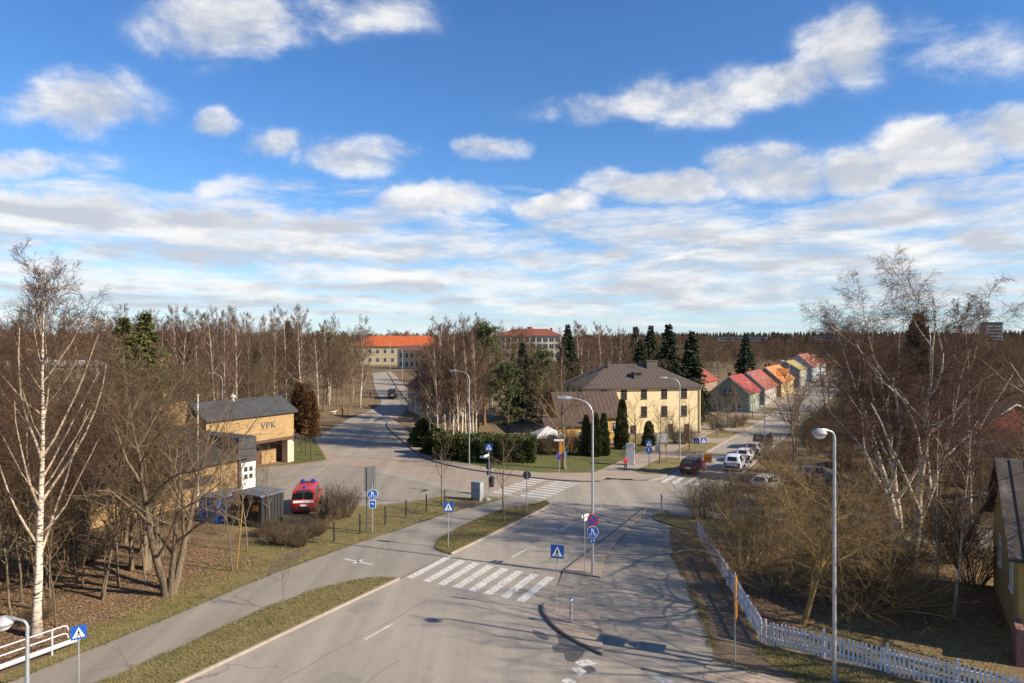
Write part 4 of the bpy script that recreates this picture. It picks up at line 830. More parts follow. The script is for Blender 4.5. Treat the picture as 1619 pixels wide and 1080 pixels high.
def fire_station():
    p = S(0, -26.0); e = empty('fire_station', p, ST_ANG, 'yellow brick fire station with dark felt roofs and lettered end block', 'building')
    # local y = along the road, local x: +x towards the road; facade of the low wing at x = 0
    MB().b2(-9, 0, 10, 23.3, -.3, 3.3).build('wing_wall', M_brick, e)
    MB().extrude([(.5, 9.6, 3.15), (-9, 9.6, 5.3), (-9, 9.6, 5.5), (.5, 9.6, 3.38)], (0, 14.6, 0)).build('wing_roof', M_felt, e)
    MB().b2(-8.9, -3, 23.31, 24.1, 3.3, 4.6).build('roof_infill', M_felt, e)
    bay = MB().b2(-8.0, .18, 23.32, 25.2, -.3, 5.0).build('bay', mat('dark_cladding', (.07, .07, .075), .7, (.05, .05, .055), 2), e)
    d = MB().b2(.182, .24, 23.5, 25.05, -.1, 2.75).build('door', M_white, e)
    for z in (1.5, 2.15): 
        for y in (24.0, 24.55): MB().b2(.241, .25, y - .18, y + .18, z - .2, z + .2).build('pane', M_glass, d)
    w = MB().b2(-.02, .05, 11, 21, 1.45, 2.25).build('window', M_bframe, e); MB().b2(.052, .06, 11.1, 20.9, 1.52, 2.18).build('pane', M_glass, w)
    # end block
    x0 = -8.7
    MB().b2(x0 - 8, x0, 26.6, 37.8, 2.9, 5.9).build('block_wall', M_brick, e)
    MB().b2(x0 - 8, x0 - 1.6, 26.6, 37.8, -.3, 2.9).build('recessed_wall', mat('brown_boards', (.12, .065, .04), .8, (.08, .045, .03), 3), e)
    MB().b2(x0 - 1.5, x0 + .25, 26.3, 37.9, 2.62, 2.898).build('canopy', mat('canopy_brown', (.10, .06, .045), .8), e)
    MB().b2(x0 - .85, x0 + .02, 36.9, 37.8, -.3, 2.62).build('pillar', mat('pale_stone', (.58, .50, .38), .9, (.45, .37, .26), 4, .3), e)
    MB().b2(x0 - 1.59, x0 - 1.5, 34.6, 36.6, -.1, 1.4).build('low_brick_panel', M_brick, e)
    MB().b2(x0 - 1.59, x0 - 1.5, 30.2, 32.4, -.1, 1.5).build('low_brick_panel', M_brick, e)
    MB().extrude([(x0 + .35, 26.3, 5.75), (x0 - 2.4, 26.3, 7.35), (x0 - 8.3, 26.3, 6.3), (x0 - 8.3, 26.3, 6.1), (x0 - 2.4, 26.3, 7.1), (x0 + .35, 26.3, 5.55)], (0, 11.8, 0)).build('block_roof', M_felt, e)
    MB().extrude([(x0, 37.8, 5.9), (x0 - 2.4, 37.8, 7.12), (x0 - 8, 37.8, 6.1), (x0 - 8, 37.8, 5.9)], (0, -.3, 0)).build('gable', M_brick, e)
    MB().b2(x0 - 4.6, x0 - 2.4, 22.4, 26.3, 3.3, 7.6).build('tower', M_brick, e); t = e.children[-1]
    MB().b2(x0 - 4.7, x0 - 2.3, 22.3, 26.4, 7.6, 7.75).build('tower_roof', M_felt, t); MB().b2(x0 - 3.9, x0 - 3.2, 24.2, 25.2, 7.75, 8.4).build('chimney', M_brick, t)
    MB().b2(x0 - 5.0, x0 - 2.6, 18.6, 21.6, 3.3, 6.3).build('stair_head', M_brick, e); t = e.children[-1]; MB().b2(x0 - 5.2, x0 - 2.3, 18.3, 21.8, 6.3, 6.45).build('stair_roof', M_felt, t)
    v = MB(); v.lathe((x0 - 2.2, 31.5, 7.1), [(.12, 0), (.12, .5), (.32, .5), (.05, .85)], 10); v.build('roof_vent', M_white, e)
    # lettering on the end block
    cu = bpy.data.curves.new('lettering', 'FONT'); cu.body = 'VPK'; cu.size = 1.05; cu.extrude = .03; cu.align_x = 'CENTER'; cu.space_character = 1.15
    to = bpy.data.objects.new('tmp_text', cu); COL.objects.link(to); dg = bpy.context.evaluated_depsgraph_get(); me = bpy.data.meshes.new_from_object(to.evaluated_get(dg)); bpy.data.objects.remove(to)
    me.materials.clear(); me.materials.append(mat('letter_grey', (.10, .105, .10), .6)); o = link_mesh('lettering', me, e); o.location = (x0 + .035, 34.2, 4.1); o.rotation_euler = (R_(90), 0, R_(90))
fire_station()

# ---- white block of flats in the left wood
def flats():
    e = empty('block_of_flats', (-58.5, 88, 0), R_(14), 'white flat-roofed block of flats half hidden behind bare trees', 'building')
    w = plaster('white_render', (.66, .60, .51), .88); W, D, Hh = 9, 14, 10.3
    MB().b2(-16, W, 0, D, -.5, Hh).build('wall', w, e); MB().b2(-16.2, W + .2, -.2, D + .2, Hh + .003, Hh + .45).build('roof_edge', mat('white_fascia', (.66, .64, .6), .8), e)
    for z in (1.9, 4.8, 7.7, 9.4):
        for x in np.arange(-14.5, 8.5, 2.55): window(e, (x, 0, z), (1, 0, 0), (0, -1, 0), 1.3, 1.35 if z < 9 else .6, M_bframe, False)
        for y in np.arange(1.6, 13.5, 2.6): window(e, (W, y, z), (0, 1, 0), (1, 0, 0), 1.2, 1.35 if z < 9 else .6, M_bframe, False)
    MB().lathe((4, 5, Hh + .45), [(.35, 0), (.35, .9), (.55, .9), (.5, 1.1)], 10).build('roof_vent', M_white, e)
flats()
# ---- school and orange-roofed buildings on the hill
def hill_block(name, label, loc, rz_, W, D, he, hr, wall, roof, rows, dx=3.0, ww=1.6, wh=1.5, hip=6.0, side=True):
    e = empty(name, loc, rz_, label, 'building'); o = .5
    MB().b2(0, W, 0, D, -3, he).build('wall', wall, e)
    rf = MB(); rf.add([(-o, -o, he), (W + o, -o, he), (W + o, D + o, he), (-o, D + o, he), (hip, D / 2, hr), (W - hip, D / 2, hr)], [(0, 1, 5, 4), (1, 2, 5), (2, 3, 4, 5), (3, 0, 4), (3, 2, 1, 0)]); rf.build('roof', roof, e)
    for z in rows:
        for x in np.arange(1.6, W - 1, dx): window(e, (x, 0, z), (1, 0, 0), (0, -1, 0), ww, wh, M_white, False)
        if side:
            for y in np.arange(1.6, D - 1, dx): window(e, (W, y, z), (0, 1, 0), (1, 0, 0), ww, wh, M_white, False)
    return e
oy = plaster('hill_yellow', (.56, .48, .30)); hz0 = 4.2
sc = hill_block('school_building', 'tall cream school with ribbon windows and a rust hipped roof', (-5.0, 246, hz0 - .6), R_(-4), 22.6, 14, 12.0, 14.6, plaster('school_cream', (.58, .55, .44)), roofm('school_roof', (.27, .085, .05)), (1.8, 5.0, 8.2, 10.6), 2.2, 1.75, 1.7, 5)
chimney(sc, 11, 7, 14.2, 15.3, 1.6, .8); chimney(sc, 19, 7, 13.4, 14.9, .8, .8)
ob = hill_block('long_hall', 'long cream building with a bright orange tiled roof on the hill', (-64, 272, hz0 - .2), R_(-3), 36, 14, 7.6, 11.9, oy, roofm('bright_orange', (.52, .125, .04)), (2.2, 5.6), 3.0, 1.3, 1.7, 5)
chimney(ob, 20.5, 7, 11.4, 13.0, 1.5, .9); chimney(ob, 8, 7, 11.0, 12.2)
cb_ = empty('cream_hall', (-39.6, 236, hz0 - .2), R_(-38), 'cream hall with a brown roof and dark shaded end wall', 'building')
MB().b2(0, 16, 0, 7.5, -2, 6.6).build('wall', plaster('hall_cream', (.62, .54, .36)), cb_); MB().extrude([(-.4, -.5, 6.5), (-.4, 3.75, 8.2), (-.4, 8, 6.5)], (16.8, 0, 0)).build('roof', roofm('hall_roof', (.26, .12, .08)), cb_)
for x in np.arange(2, 15, 2.6):
    for z in (1.8, 4.7): window(cb_, (x, 0, z), (1, 0, 0), (0, -1, 0), 1.2, 1.5, M_bframe, False)
for y in (1.6, 3.8, 6.0):
    for z in (1.8, 4.7): window(cb_, (0, y, z), (0, -1, 0), (-1, 0, 0), 1.2, 1.5, M_bframe, False)
# ---- white house with red roof behind the birches
e = gable_house('white_house', 'white rendered house with dark red roof behind the birch clump', AT(735, 118), R_(24), 7.0, 11, 4.8, 7.8, plaster('white_house_render', (.70, .64, .52)), roofm('wine_roof', (.26, .045, .045)))
for x in (-5.3, -1.7):
    for z in (1.5, 3.9): window(e, (x, 0, z), (1, 0, 0), (0, -1, 0), .9, 1.2)
window(e, (-3.5, 0, 6.2), (1, 0, 0), (0, -1, 0), .8, 1.0)
for y in (2, 5, 8):
    for z in (1.5, 3.9): window(e, (0, y, z), (0, 1, 0), (1, 0, 0), .9, 1.2)
chimney(e, -3.5, 6, 7.2, 8.7)
# ---- yellow house at the right edge of the garden
def garden_house():
    p = S(19.8, 29.2); e = empty('garden_house', p, ST_ANG, 'yellow house with worn brown standing seam roof behind the picket fence', 'house')
    w = plaster('mustard_plaster', (.42, .29, .10)); D, W, he, hr = 9.0, 11, 4.25, 7.6
    MB().b2(0, W, 0, D, -.3, he).build('wall', w, e); MB().extrude([(0, 0, he), (0, D, he), (0, D / 2, hr)], (W, 0, 0)).build('gable', w, e)
    rm = mat('worn_roof', (.085, .068, .058), .7, (.20, .18, .165), 1.3, .25, lo=.55, hi=.75); o = .4; sl = (hr - he) / (D / 2); r = MB()
    for a, b in ((-o, D / 2), (D + o, D / 2)): r.extrude([(-o, a, he - sl * o + .03), (-o, b, hr + .03), (-o, b, hr + .13), (-o, a, he - sl * o + .13)], (W + 2 * o, 0, 0))
    ro = r.build('roof', rm, e); seams(ro, (-o, -o, he - sl * o + .13), (W + o, -o, he - sl * o + .13), (W + o, D / 2, hr + .13), (-o, D / 2, hr + .13), .62, rm, hh=.05)
    MB().tube([(-o, -o - .06, he - .25), (W, -o - .06, he - .25)], .07, 8).build('gutter', M_dark, e)
    MB().tube([(.75, -o - .06, he - .28), (.75, -.3, he - .5), (.75, -.1, he - .9), (.75, -.1, .1)], .055, 8).build('downpipe', M_dark, e)
    window(e, (1.9, 0, 2.3), (1, 0, 0), (0, -1, 0), 1.2, 2.2, M_white); window(e, (0, 2.0, 2.8), (0, -1, 0), (-1, 0, 0), .9, 1.5, M_white); window(e, (0, 6.0, 2.8), (0, -1, 0), (-1, 0, 0), .9, 1.5, M_white)
    l = MB(); l.tube([(.35, 0, 2.75), (.35, -.3, 2.8)], .02, 6); l.lathe((.35, -.3, 2.45), [(.05, 0), (.1, .08), (.09, .26), (.02, .36)], 8); l.build('wall_lantern', M_dark, e)
    MB().b2(-.3, .0, -1.9, -.5, -.2, 1.55).build('brick_pier', mat('pink_pier', (.27, .15, .125), .9, (.2, .11, .09), 6, .3), e)
garden_house()
# ---- sheds and far buildings on the right
e = gable_house('red_shed', 'low red wooden shed among shrubs behind the big birch', AT(1640, 92), R_(20), 9, 8, 3.4, 5.2, plaster('barn_red', (.26, .05, .04)), M_felt)
e = gable_house('grey_shed', 'long dark boarded shed beyond the garden shrubs', AT(1585, 70), R_(62), 5, 11, 2.4, 3.5, plaster('grey_boards', (.16, .15, .14)), M_felt)
far_w = plaster('far_beige', (.50, .44, .36))
for px, D, W, Hh, lb in ((1560, 620, 13, 30, 'pale beige tower block rising behind the birch crown'), (1290, 700, 60, 19, 'long low grey block across the far valley'), (1135, 640, 44, 18, 'distant low warehouse before the wooded ridge')):
    p = AT(px, D); e = empty('distant_block', p, R_(-12), lb, 'building'); w = far_w if Hh > 30 else plaster('far_grey', (.30, .31, .33))
    MB().b2(0, W, 0, 14, -3, Hh - p.z).build('wall', w, e); MB().b2(-.3, W + .3, -.3, 14.3, Hh - p.z + .003, Hh - p.z + 1).build('roof', M_felt, e)
    for z in np.arange(2.5, Hh - p.z - 1, 3.0):
        if Hh > 30:
            for x in np.arange(1.5, W - 1, 2.4): MB().b2(x - .6, x + .6, -.06, .02, z, z + 1.3).build('window', M_glass, e)
        else: MB().b2(1, W - 1, -.06, .02, z, z + 1.3).build('window_band', M_glass, e)
# ================================================================== street furniture
M_galv = mat('galvanised_steel', (.46, .47, .48), .45, (.36, .37, .38), 4, metal=.55)
M_blue = mat('sign_blue', (.010, .085, .36), .4); M_swhite = mat('sign_white', (.75, .75, .74), .4); M_red = mat('sign_red', (.45, .02, .025), .4); M_black = mat('sign_black', (.012, .012, .012), .5); M_yel = mat('sign_orange', (.55, .21, .02), .5); M_back = mat('sign_back', (.085, .088, .092), .55)
M_conc = mat('concrete', (.3, .29, .27), .9, (.22, .21, .2), 6, .3)
def face_to(p, q=(0, 0)):                     # rotation so that local -Y looks at q
    return math.atan2(q[1] - p[1], q[0] - p[0]) + math.pi / 2
def lamp_post(loc, hh, arm, arm_rz, label, head='cobra', r=.075, bend=.9):
    e = empty('street_lamp', loc, arm_rz, label, 'street lamp', None)
    p = MB(); n = 7
    pts = [(0, 0, -.2), (0, 0, 1.2), (0, 0, hh - bend)] + [(arm * .0 + bend * (1 - math.cos(a)), 0, hh - bend + bend * math.sin(a)) for a in np.linspace(.25, 1.35, 5)]
    x = pts[-1][0]; z = pts[-1][2]; pts.append((max(arm, x + .2), 0, z + .12 * min(1, bend / .5)))
    p.tube(pts, [r * 1.25, r * 1.15, r * .8] + [r * .62] * 6, 10); p.build('pole', M_galv, e, smooth=True)
    hx = pts[-1][0]; hz_ = pts[-1][2]; m = MB()
    if head == 'cobra':
        m.extrude([(hx - .1, -.09, hz_ - .04), (hx + .75, -.15, hz_ + .0), (hx + .75, -.11, hz_ + .10), (hx - .1, -.07, hz_ + .07)], (0, 0, 0))
        m = MB(); m.add([(hx - .1, -.07, hz_ - .05), (hx + .2, -.16, hz_ - .06), (hx + .75, -.15, hz_ - .03), (hx + .75, .15, hz_ - .03), (hx + .2, .16, hz_ - .06), (hx - .1, .07, hz_ - .05), (hx - .1, -.06, hz_ + .06), (hx + .2, -.12, hz_ + .10), (hx + .72, -.11, hz_ + .07), (hx + .72, .11, hz_ + .07), (hx + .2, .12, hz_ + .10), (hx - .1, .06, hz_ + .06)], [(5, 4, 3, 2, 1, 0), (6, 7, 8, 9, 10, 11)] + [(i, (i + 1) % 6, 6 + (i + 1) % 6, 6 + i) for i in range(6)])
        m.build('lamp_head', M_galv, e); MB().box((hx + .42, 0, hz_ - .065), (.5, .2, .03)).build('lens', M_swhite, e)
    else:
        m.lathe((hx + .3, 0, hz_ - .16), [(.12, -.09), (.25, -.03), (.29, .05), (.25, .14), (.12, .22), (.02, .24)], 14); o = m.build('lamp_head', mat('lamp_grey', (.38, .385, .39), .5), e, smooth=True); MB().lathe((hx + .3, 0, hz_ - .17), [(.08, -.17), (.17, -.12), (.22, -.04)], 12).build('lens', M_swhite, o, smooth=True)
        MB().tube([(hx - .02, 0, hz_), (hx + .2, 0, hz_ + .03)], .05, 8).build('bracket', M_galv, e)
    MB().lathe((0, 0, 0), [(.2, -.1), (.2, .06), (.12, .1)], 10).build('foot', M_conc, e)
    return e
l1 = lamp_post(G(937, 910), 10.15, 1.3, R_(172), 'tall galvanised street lamp carrying a no parking sign', 'cobra')
l2 = lamp_post(G(1319, 1078), 9.95, .3, R_(195), 'tall street lamp with a round grey head by the picket fence', 'dome', bend=.25)
lamp_post(Vector((-14.2, 20.0, 0)), 5.35, .3, R_(185), 'short path lamp with a domed grey head by the guard rail', 'dome', .065, .22)
lamp_post(G(742, 736), 10.2, 1.6, R_(160), 'slim street lamp standing in front of the dark hedge', 'cobra', .06)
lamp_post(S(59.6, 3.1), 9.3, 1.5, R_(175), 'street lamp on the grass island before the yellow house', 'cobra', .065)
lamp_post(S(66, 11.2), 9.6, 1.2, R_(165), 'dark slim lamp post beside the parked cars', 'cobra', .055)
lamp_post(AT(636, 168), 8.5, 1.2, R_(170), 'lamp post on the grass bank beside the uphill street', 'cobra', .06)
lamp_post(AT(617, 222), 9, 1.2, R_(170), 'farthest lamp post before the cream hall on the hill', 'cobra', .06)
lamp_post(AT(352, 82), 9.6, 1.0, R_(180), 'lamp post rising from the wood behind the fire station', 'cobra', .06)
lamp_post(S(150, 3), 9, 1.2, R_(175), 'lamp post in front of the ochre dormer house', 'cobra', .06)

def disc(mb, c, r, y0, y1, k=24, mi=0): mb.lathe((c[0], 0, c[1]), [(r, y0), (r, y1)], k, mi, axis='y')
def plate_square(e, z, w, hh, m=None, name='plate', y=-.05):
    return MB().b2(-w / 2, w / 2, y - .012, y, z - hh / 2, z + hh / 2).build(name, m or M_blue, e)
def ped_pict(e, z, w, y):
    t = MB(); a = w * .40; t.extrude([(-a, y, z - a * .92), (a, y, z - a * .92), (0, y, z + a * .98)], (0, -.004, 0)); tr = t.build('triangle', M_swhite, e)
    f = MB(); yy = y - .0045; s = w * .36; zb = z - a * .80
    def bar(x0, z0, x1, z1, r):
        d = Vector((x1 - x0, 0, z1 - z0)).normalized(); n = Vector((d.z, 0, -d.x)) * r; A = Vector((x0, yy, z0)); B = Vector((x1, yy, z1)); f.extrude([A - n, B - n, B + n, A + n], (0, -.003, 0))
    f.lathe((0, yy, zb + s * 1.38), [(s * .13, 0), (s * .13, -.003)], 10, axis='y')
    bar(0, zb + s * .62, .0, zb + s * 1.2, s * .13); bar(0, zb + s * .66, -s * .38, zb, s * .085); bar(0, zb + s * .66, s * .36, zb + .0, s * .085); bar(0, zb + s * 1.12, s * .33, zb + s * .7, s * .06); bar(0, zb + s * 1.12, -s * .3, zb + s * .72, s * .06)
    f.build('walking_figure', M_black, tr)
    st = MB()
    for k in range(4): st.b2(-a * .7 + k * a * .42, -a * .7 + k * a * .42 + a * .2, yy - .003, yy - .0005, z - a * .90, z - a * .80)
    st.build('stripes', M_black, tr)
def bike_pict(e, z, r, y, full=True):
    f = MB()
    for dx in (-.36, .36): 
        k = 14; ri, ro = r * .19, r * .25; zc = z - r * .42; vs = []
        for j in range(k):
            q = 6.283 * j / k; vs += [(dx * r + ri * math.cos(q), y - .004, zc + ri * math.sin(q)), (dx * r + ro * math.cos(q), y - .004, zc + ro * math.sin(q))]
        f.add(vs, [(2 * j, 2 * j + 1, (2 * j + 3) % (2 * k), (2 * j + 2) % (2 * k)) for j in range(k)])
    f.tube([(-.36 * r, y - .004, z - r * .42), (-.1 * r, y - .004, z - r * .1), (.25 * r, y - .004, z - r * .1), (.36 * r, y - .004, z - r * .42)], r * .03, 4)
    f.build('bicycle_symbol', M_swhite, e)
    if full:
        g = MB()
        for dx, s in ((-.16, 1), (.14, .72)):
            zb = z + r * .02; g.lathe((dx * r, y - .002, zb + r * .62 * s), [(r * .09 * s, 0), (r * .09 * s, -.004)], 10, axis='y'); g.b2(dx * r - r * .10 * s, dx * r + r * .10 * s, y - .005, y - .002, zb + r * .22 * s, zb + r * .52 * s); g.b2(dx * r - r * .09 * s, dx * r - r * .01, y - .005, y - .002, zb - r * .05, zb + r * .22 * s); g.b2(dx * r + r * .01, dx * r + r * .09 * s, y - .005, y - .002, zb - r * .05, zb + r * .22 * s)
        g.build('walker_symbol', M_swhite, e)
def pole(e, hh, r=.032, m=None): return MB().tube([(0, 0, -.2), (0, 0, hh)], r, 8).build('pole', m or M_galv, e, smooth=True)
def ped_sign(loc, label, rz, hh=3.05, w=.64, tilt=0):
    e = empty('crossing_sign', loc, rz, label, 'road sign', None); pole(e, hh); p = plate_square(e, hh - w / 2 + .03, w, w); ped_pict(p, hh - w / 2 + .03, w, -.062)
    MB().b2(-.05, .05, -.05, .04, hh - .4, hh - .3).build('bracket', M_galv, e)
    MB().b2(-w / 2, w / 2, -.049, -.046, hh - w + .03, hh + .03).build('sign_back', M_back, e); e.rotation_euler[1] = tilt
    return e
p = G(878, 968); ped_sign(p, 'pedestrian crossing sign on a thin pole on the paved nose', face_to(p, (-6, 0)), 3.35, .66, R_(2))
p = G(709, 868); ped_sign(p, 'pedestrian crossing sign on the grass tip beside the bike path', face_to(p, (-2, 0)), 3.05)
p = Vector((-16.0, 25.2, 0)); ped_sign(p, 'pedestrian crossing sign beside the path near the guard rail', face_to(p, (2, 0)), 3.0, .5)
# crossing sign with waste bin at the junction corner
p = G(773, 783); e = ped_sign(p, 'crossing sign with street plates and a waste bin on its pole', face_to(p, (-6, 0)), 4.5, .62)
for z, a in ((3.55, 1.2), (3.3, -.4)): o = MB().b2(-.9, .05, -.012, .012, z - .09, z + .09).build('street_plate', M_swhite, e); o.rotation_euler = (0, 0, a)
d = MB(); disc(d, (0, 2.55), .32, .03, .05); d.build('round_sign_back', M_back, e); MB().b2(-.2, .2, .03, .045, 1.75, 2.15).build('plate_back', M_back, e)
b = MB(); b.lathe((.26, 0, .75), [(.2, 0), (.24, .75), (.26, .75), (.26, .85), (.1, .95)], 12); b.build('waste_bin', M_dark, e)
# round sign seen from behind
p = G(833, 812); e = empty('round_sign', p, face_to(p) + math.pi, 'round road sign seen from its grey back on the grass tip', 'road sign'); pole(e, 3.35); d = MB(); disc(d, (0, 3.0), .33, -.06, -.045); d.build('plate', M_back, e); d = MB(); disc(d, (0, 3.0), .32, -.066, -.061); d.build('sign_face', M_blue, e)
# signs carried by the lamp post
p = G(937, 910); e = empty('no_parking_sign', p + Vector((0, 0, 2.9)), face_to(p, (2, 0)), 'round no parking sign fixed to the lamp post', 'road sign')
d = MB(); disc(d, (0, .32), .33, -.10, -.085); d.build('plate', M_red, e); d = MB(); disc(d, (0, .32), .255, -.106, -.101); q = d.build('blue_field', M_blue, e); s = MB(); s.extrude([(-.21, -.1065, .32 + .15), (-.15, -.1065, .32 + .21), (.21, -.1065, .32 - .15), (.15, -.1065, .32 - .21)], (0, -.003, 0)); s.build('slash', M_red, q); MB().b2(-.05, .05, -.085, -.06, .2, .44).build('clamp', M_galv, e)
e = empty('shared_path_sign', p + Vector((0, 0, 2.2)), face_to(p, (2, 0)), 'blue round walking and cycling sign under the no parking sign', 'road sign')
d = MB(); disc(d, (0, .34), .33, -.10, -.085); d.build('rim', M_swhite, e); d = MB(); disc(d, (0, .34), .31, -.105, -.1005); q = d.build('plate', M_blue, e); bike_pict(q, .34, .31, -.105); MB().b2(-.05, .05, -.085, -.06, .2, .44).build('clamp', M_galv, e)
q = MB().b2(-.17, .17, -.1, -.088, -.28, -.02).build('arrow_plate', M_blue, e)
for x, s in ((-.07, -1), (.08, 1)): MB().extrude([(x - .012, -.104, -.22), (x + .012, -.104, -.22), (x + .012, -.104, -.08), (x - .012, -.104, -.08)], (0, -.003, 0)).build('arrow', M_swhite, q); MB().extrude([(x - .05, -.104, -.15 + s * .03), (x + .05, -.104, -.15 + s * .03), (x, -.104, -.15 + s * .09)], (0, -.0035, 0)).build('arrow_head', M_swhite, q)
e = empty('sign_plates', p + Vector((-.42, .35, 0)), .9, 'thin pole with white plates just behind the lamp post', 'road sign'); pole(e, 3.5, .025); MB().b2(-.35, .35, -.04, -.03, 3.3, 3.45).build('plate', M_swhite, e); MB().b2(-.35, .35, -.04, -.03, 3.08, 3.24).build('plate', M_swhite, e)
# bus stop style pair left of the path
p = G(589, 843); e = empty('path_sign', p, face_to(p), 'blue round path sign with a small blue plate below', 'road sign'); pole(e, 3.5); d = MB(); disc(d, (0, 2.75), .36, -.06, -.045); d.build('rim', M_swhite, e); d = MB(); disc(d, (0, 2.75), .335, -.066, -.061); q = d.build('plate', M_blue, e); bike_pict(q, 2.75, .33, -.066)
q = plate_square(e, 2.05, .46, .55, M_swhite, 'small_plate', -.045); MB().b2(-.2, .2, -.062, -.0575, 1.8, 2.3).build('blue_field', M_blue, q); MB().extrude([(-.1, -.063, 2.1), (.1, -.063, 2.02), (.1, -.063, 2.08), (-.1, -.063, 2.16)], (0, -.003, 0)).build('arrow', M_swhite, q)
p = G(580, 841); e = empty('board_sign', p, face_to(p) + .5, 'dark back of a tall rectangular board sign on grey posts', 'road sign'); pole(e, 4.6, .045, M_back); MB().b2(-.15, .75, .03, .06, 2.9, 4.6).build('board', M_back, e); o = MB().tube([(.62, 0, 2.9), (.62, 0, 4.6)], .03, 8).build('stiffener', M_galv, e)
# shared path sign on the far corner
p = G(1026, 746); e = empty('crossing_and_path_sign', p, face_to(p), 'crossing sign over a round path sign on the first grass island', 'road sign'); pole(e, 3.3); q = plate_square(e, 2.95, .66, .66); ped_pict(q, 2.95, .66, -.062); d = MB(); disc(d, (0, 2.22), .35, -.06, -.045); q = d.build('plate', M_blue, e); bike_pict(q, 2.22, .33, -.06)
p = G(1107, 737); ped_sign(p + Vector((-.4, 0, 0)), 'left one of two crossing signs by the parked cars', face_to(p) - .35, 3.0, .62); ped_sign(p + Vector((.45, .4, 0)), 'right one of two crossing signs by the parked cars', face_to(p) + .5, 3.0, .62)
p = G(1119, 748); e = empty('warning_board', p, face_to(p), 'orange warning board on a low pole beside the red car', 'road sign'); pole(e, 2.1); MB().b2(-.4, .4, -.05, -.035, 1.1, 2.0).build('board', M_yel, e); MB().b2(-.3, .3, -.056, -.0515, 1.45, 1.6).build('stripe', M_red, e)
p = G(1135, 705); e = empty('round_sign', p, face_to(p), 'dark back of a round sign beside the street footway', 'road sign'); pole(e, 2.9); d = MB(); disc(d, (0, 2.6), .34, -.06, -.045); d.build('plate', M_back, e)
# corner signs by the tree: street name, arrow board, blue direction plates
p = G(884, 757); e = empty('street_name_post', p, face_to(p), 'post with white street name plate, orange arrow and round sign', 'road sign'); pole(e, 3.9); MB().b2(-.5, .45, -.05, -.03, 3.7, 3.9).build('street_plate', M_swhite, e); d = MB(); disc(d, (0, 2.1), .26, -.06, -.045); d.build('plate', M_red, e); d = MB(); disc(d, (0, 2.1), .2, -.066, -.061); d.build('blue_field', M_blue, e)
MB().extrude([(.02, -.05, 2.5), (.3, -.05, 2.5), (.36, -.05, 3.0), (.3, -.05, 3.6), (.16, -.05, 3.85), (.02, -.05, 3.5), (-.03, -.05, 3.0)], (0, .02, 0)).build('orange_board', M_yel, e)
p = G(889, 742); e = empty('direction_sign', p, face_to(p), 'small blue direction board on two short posts by the tree', 'road sign'); MB().b2(-.62, .5, -.05, -.03, 1.35, 1.95).build('board', mat('light_sign_blue', (.04, .2, .5), .4), e); MB().b2(-.5, .3, -.056, -.0515, 1.6, 1.7).build('lettering', M_swhite, e)
for x in (-.45, .35): MB().tube([(x, 0, -.1), (x, 0, 1.9)], .03, 6).build('post', M_galv, e)
# bent warning pole at the lower right, seen edge on
p = G(1162, 1045); e = empty('edge_on_sign', p, face_to(p) + R_(85), 'thin pole with orange signs seen edge-on by the picket fence', 'road sign'); pole(e, 3.75, .035)
for z0, z1, w, m in ((2.75, 3.55, .8, M_yel), (1.75, 2.4, .85, M_yel)): MB().b2(-w / 2, w / 2, -.06, -.04, z0, z1).build('board', m, e)
d = MB(); d.extrude([(-.42, -.05, 2.42), (.42, -.05, 2.42), (0, -.05, 2.74)], (0, .012, 0)); d.build('arrow_board', M_yel, e)
# bollards with a reflecting ball
for px, py, lb in ((903, 988, 'steel bollard with a shiny ball top on the paved nose'), (1046, 806, 'steel bollard with a shiny ball top on the far grass island')):
    e = empty('bollard', G(px, py), 0, lb, 'bollard'); MB().tube([(0, 0, -.1), (0, 0, 1.05)], .075, 10).build('post', M_galv, e, smooth=True); MB().lathe((0, 0, 1.05), [(.07, 0), (.115, .06), (.12, .12), (.08, .2), (.02, .23)], 12).build('ball', mat('chrome', (.7, .72, .75), .12, metal=1), e, smooth=True)
# cable cabinets
p = G(755, 791); e = empty('cable_cabinet', p, R_(-28), 'grey roadside cable cabinet with a black side at the corner', 'cabinet'); MB().b2(-.42, .42, -.3, .3, .3, 1.55).build('cabinet', mat('cabinet_grey', (.30, .33, .35), .6), e); MB().b2(-.45, -.424, -.31, .31, .1, 1.56).build('side_panel', M_dark, e); MB().b2(-.36, .36, -.26, .26, -.2, .3).build('plinth', M_conc, e); MB().b2(-.46, .46, -.34, .34, 1.55, 1.6).build('lid', mat('cabinet_lid', (.25, .27, .29), .6), e)
for x in (-.2, .2): MB().b2(x - .03, x + .03, -.315, -.302, .8, 1.0).build('lock', M_dark, e)
MB().lathe((.85, -.1, 0), [(.3, -.05), (.27, .12), (.12, .24)], 7).build('boulder', M_conc, None); o = bpy.data.objects['boulder']; o.location = p; tag(o, 'small pale boulder beside the roadside cable cabinet', 'stone')
p = G(993, 740); e = empty('advert_pillar', p + Vector((.5, 1.2, 0)), R_(-18), 'white telephone exchange pillar behind the red-jacketed person', 'cabinet'); MB().b2(-.45, .35, -.35, .35, -.1, 2.35).build('cabinet', M_white, e); MB().b2(.353, .38, -.34, .34, .0, 2.33).build('side_panel', mat('poster_side', (.35, .33, .32), .7, (.08, .08, .09), 3, lo=.45, hi=.55), e); MB().b2(-.5, .42, -.4, .4, 2.35, 2.42).build('cap', M_galv, e)
p = G(1047, 714); e = empty('white_board', p, face_to(p), 'white notice board on short legs behind the street tree', 'board'); MB().b2(-.55, .6, -.04, .0, 1.1, 2.2).build('board', M_swhite, e)
for x in (-.4, .45): MB().b2(x - .03, x + .03, .004, .05, -.1, 2.1).build('post', M_galv, e)
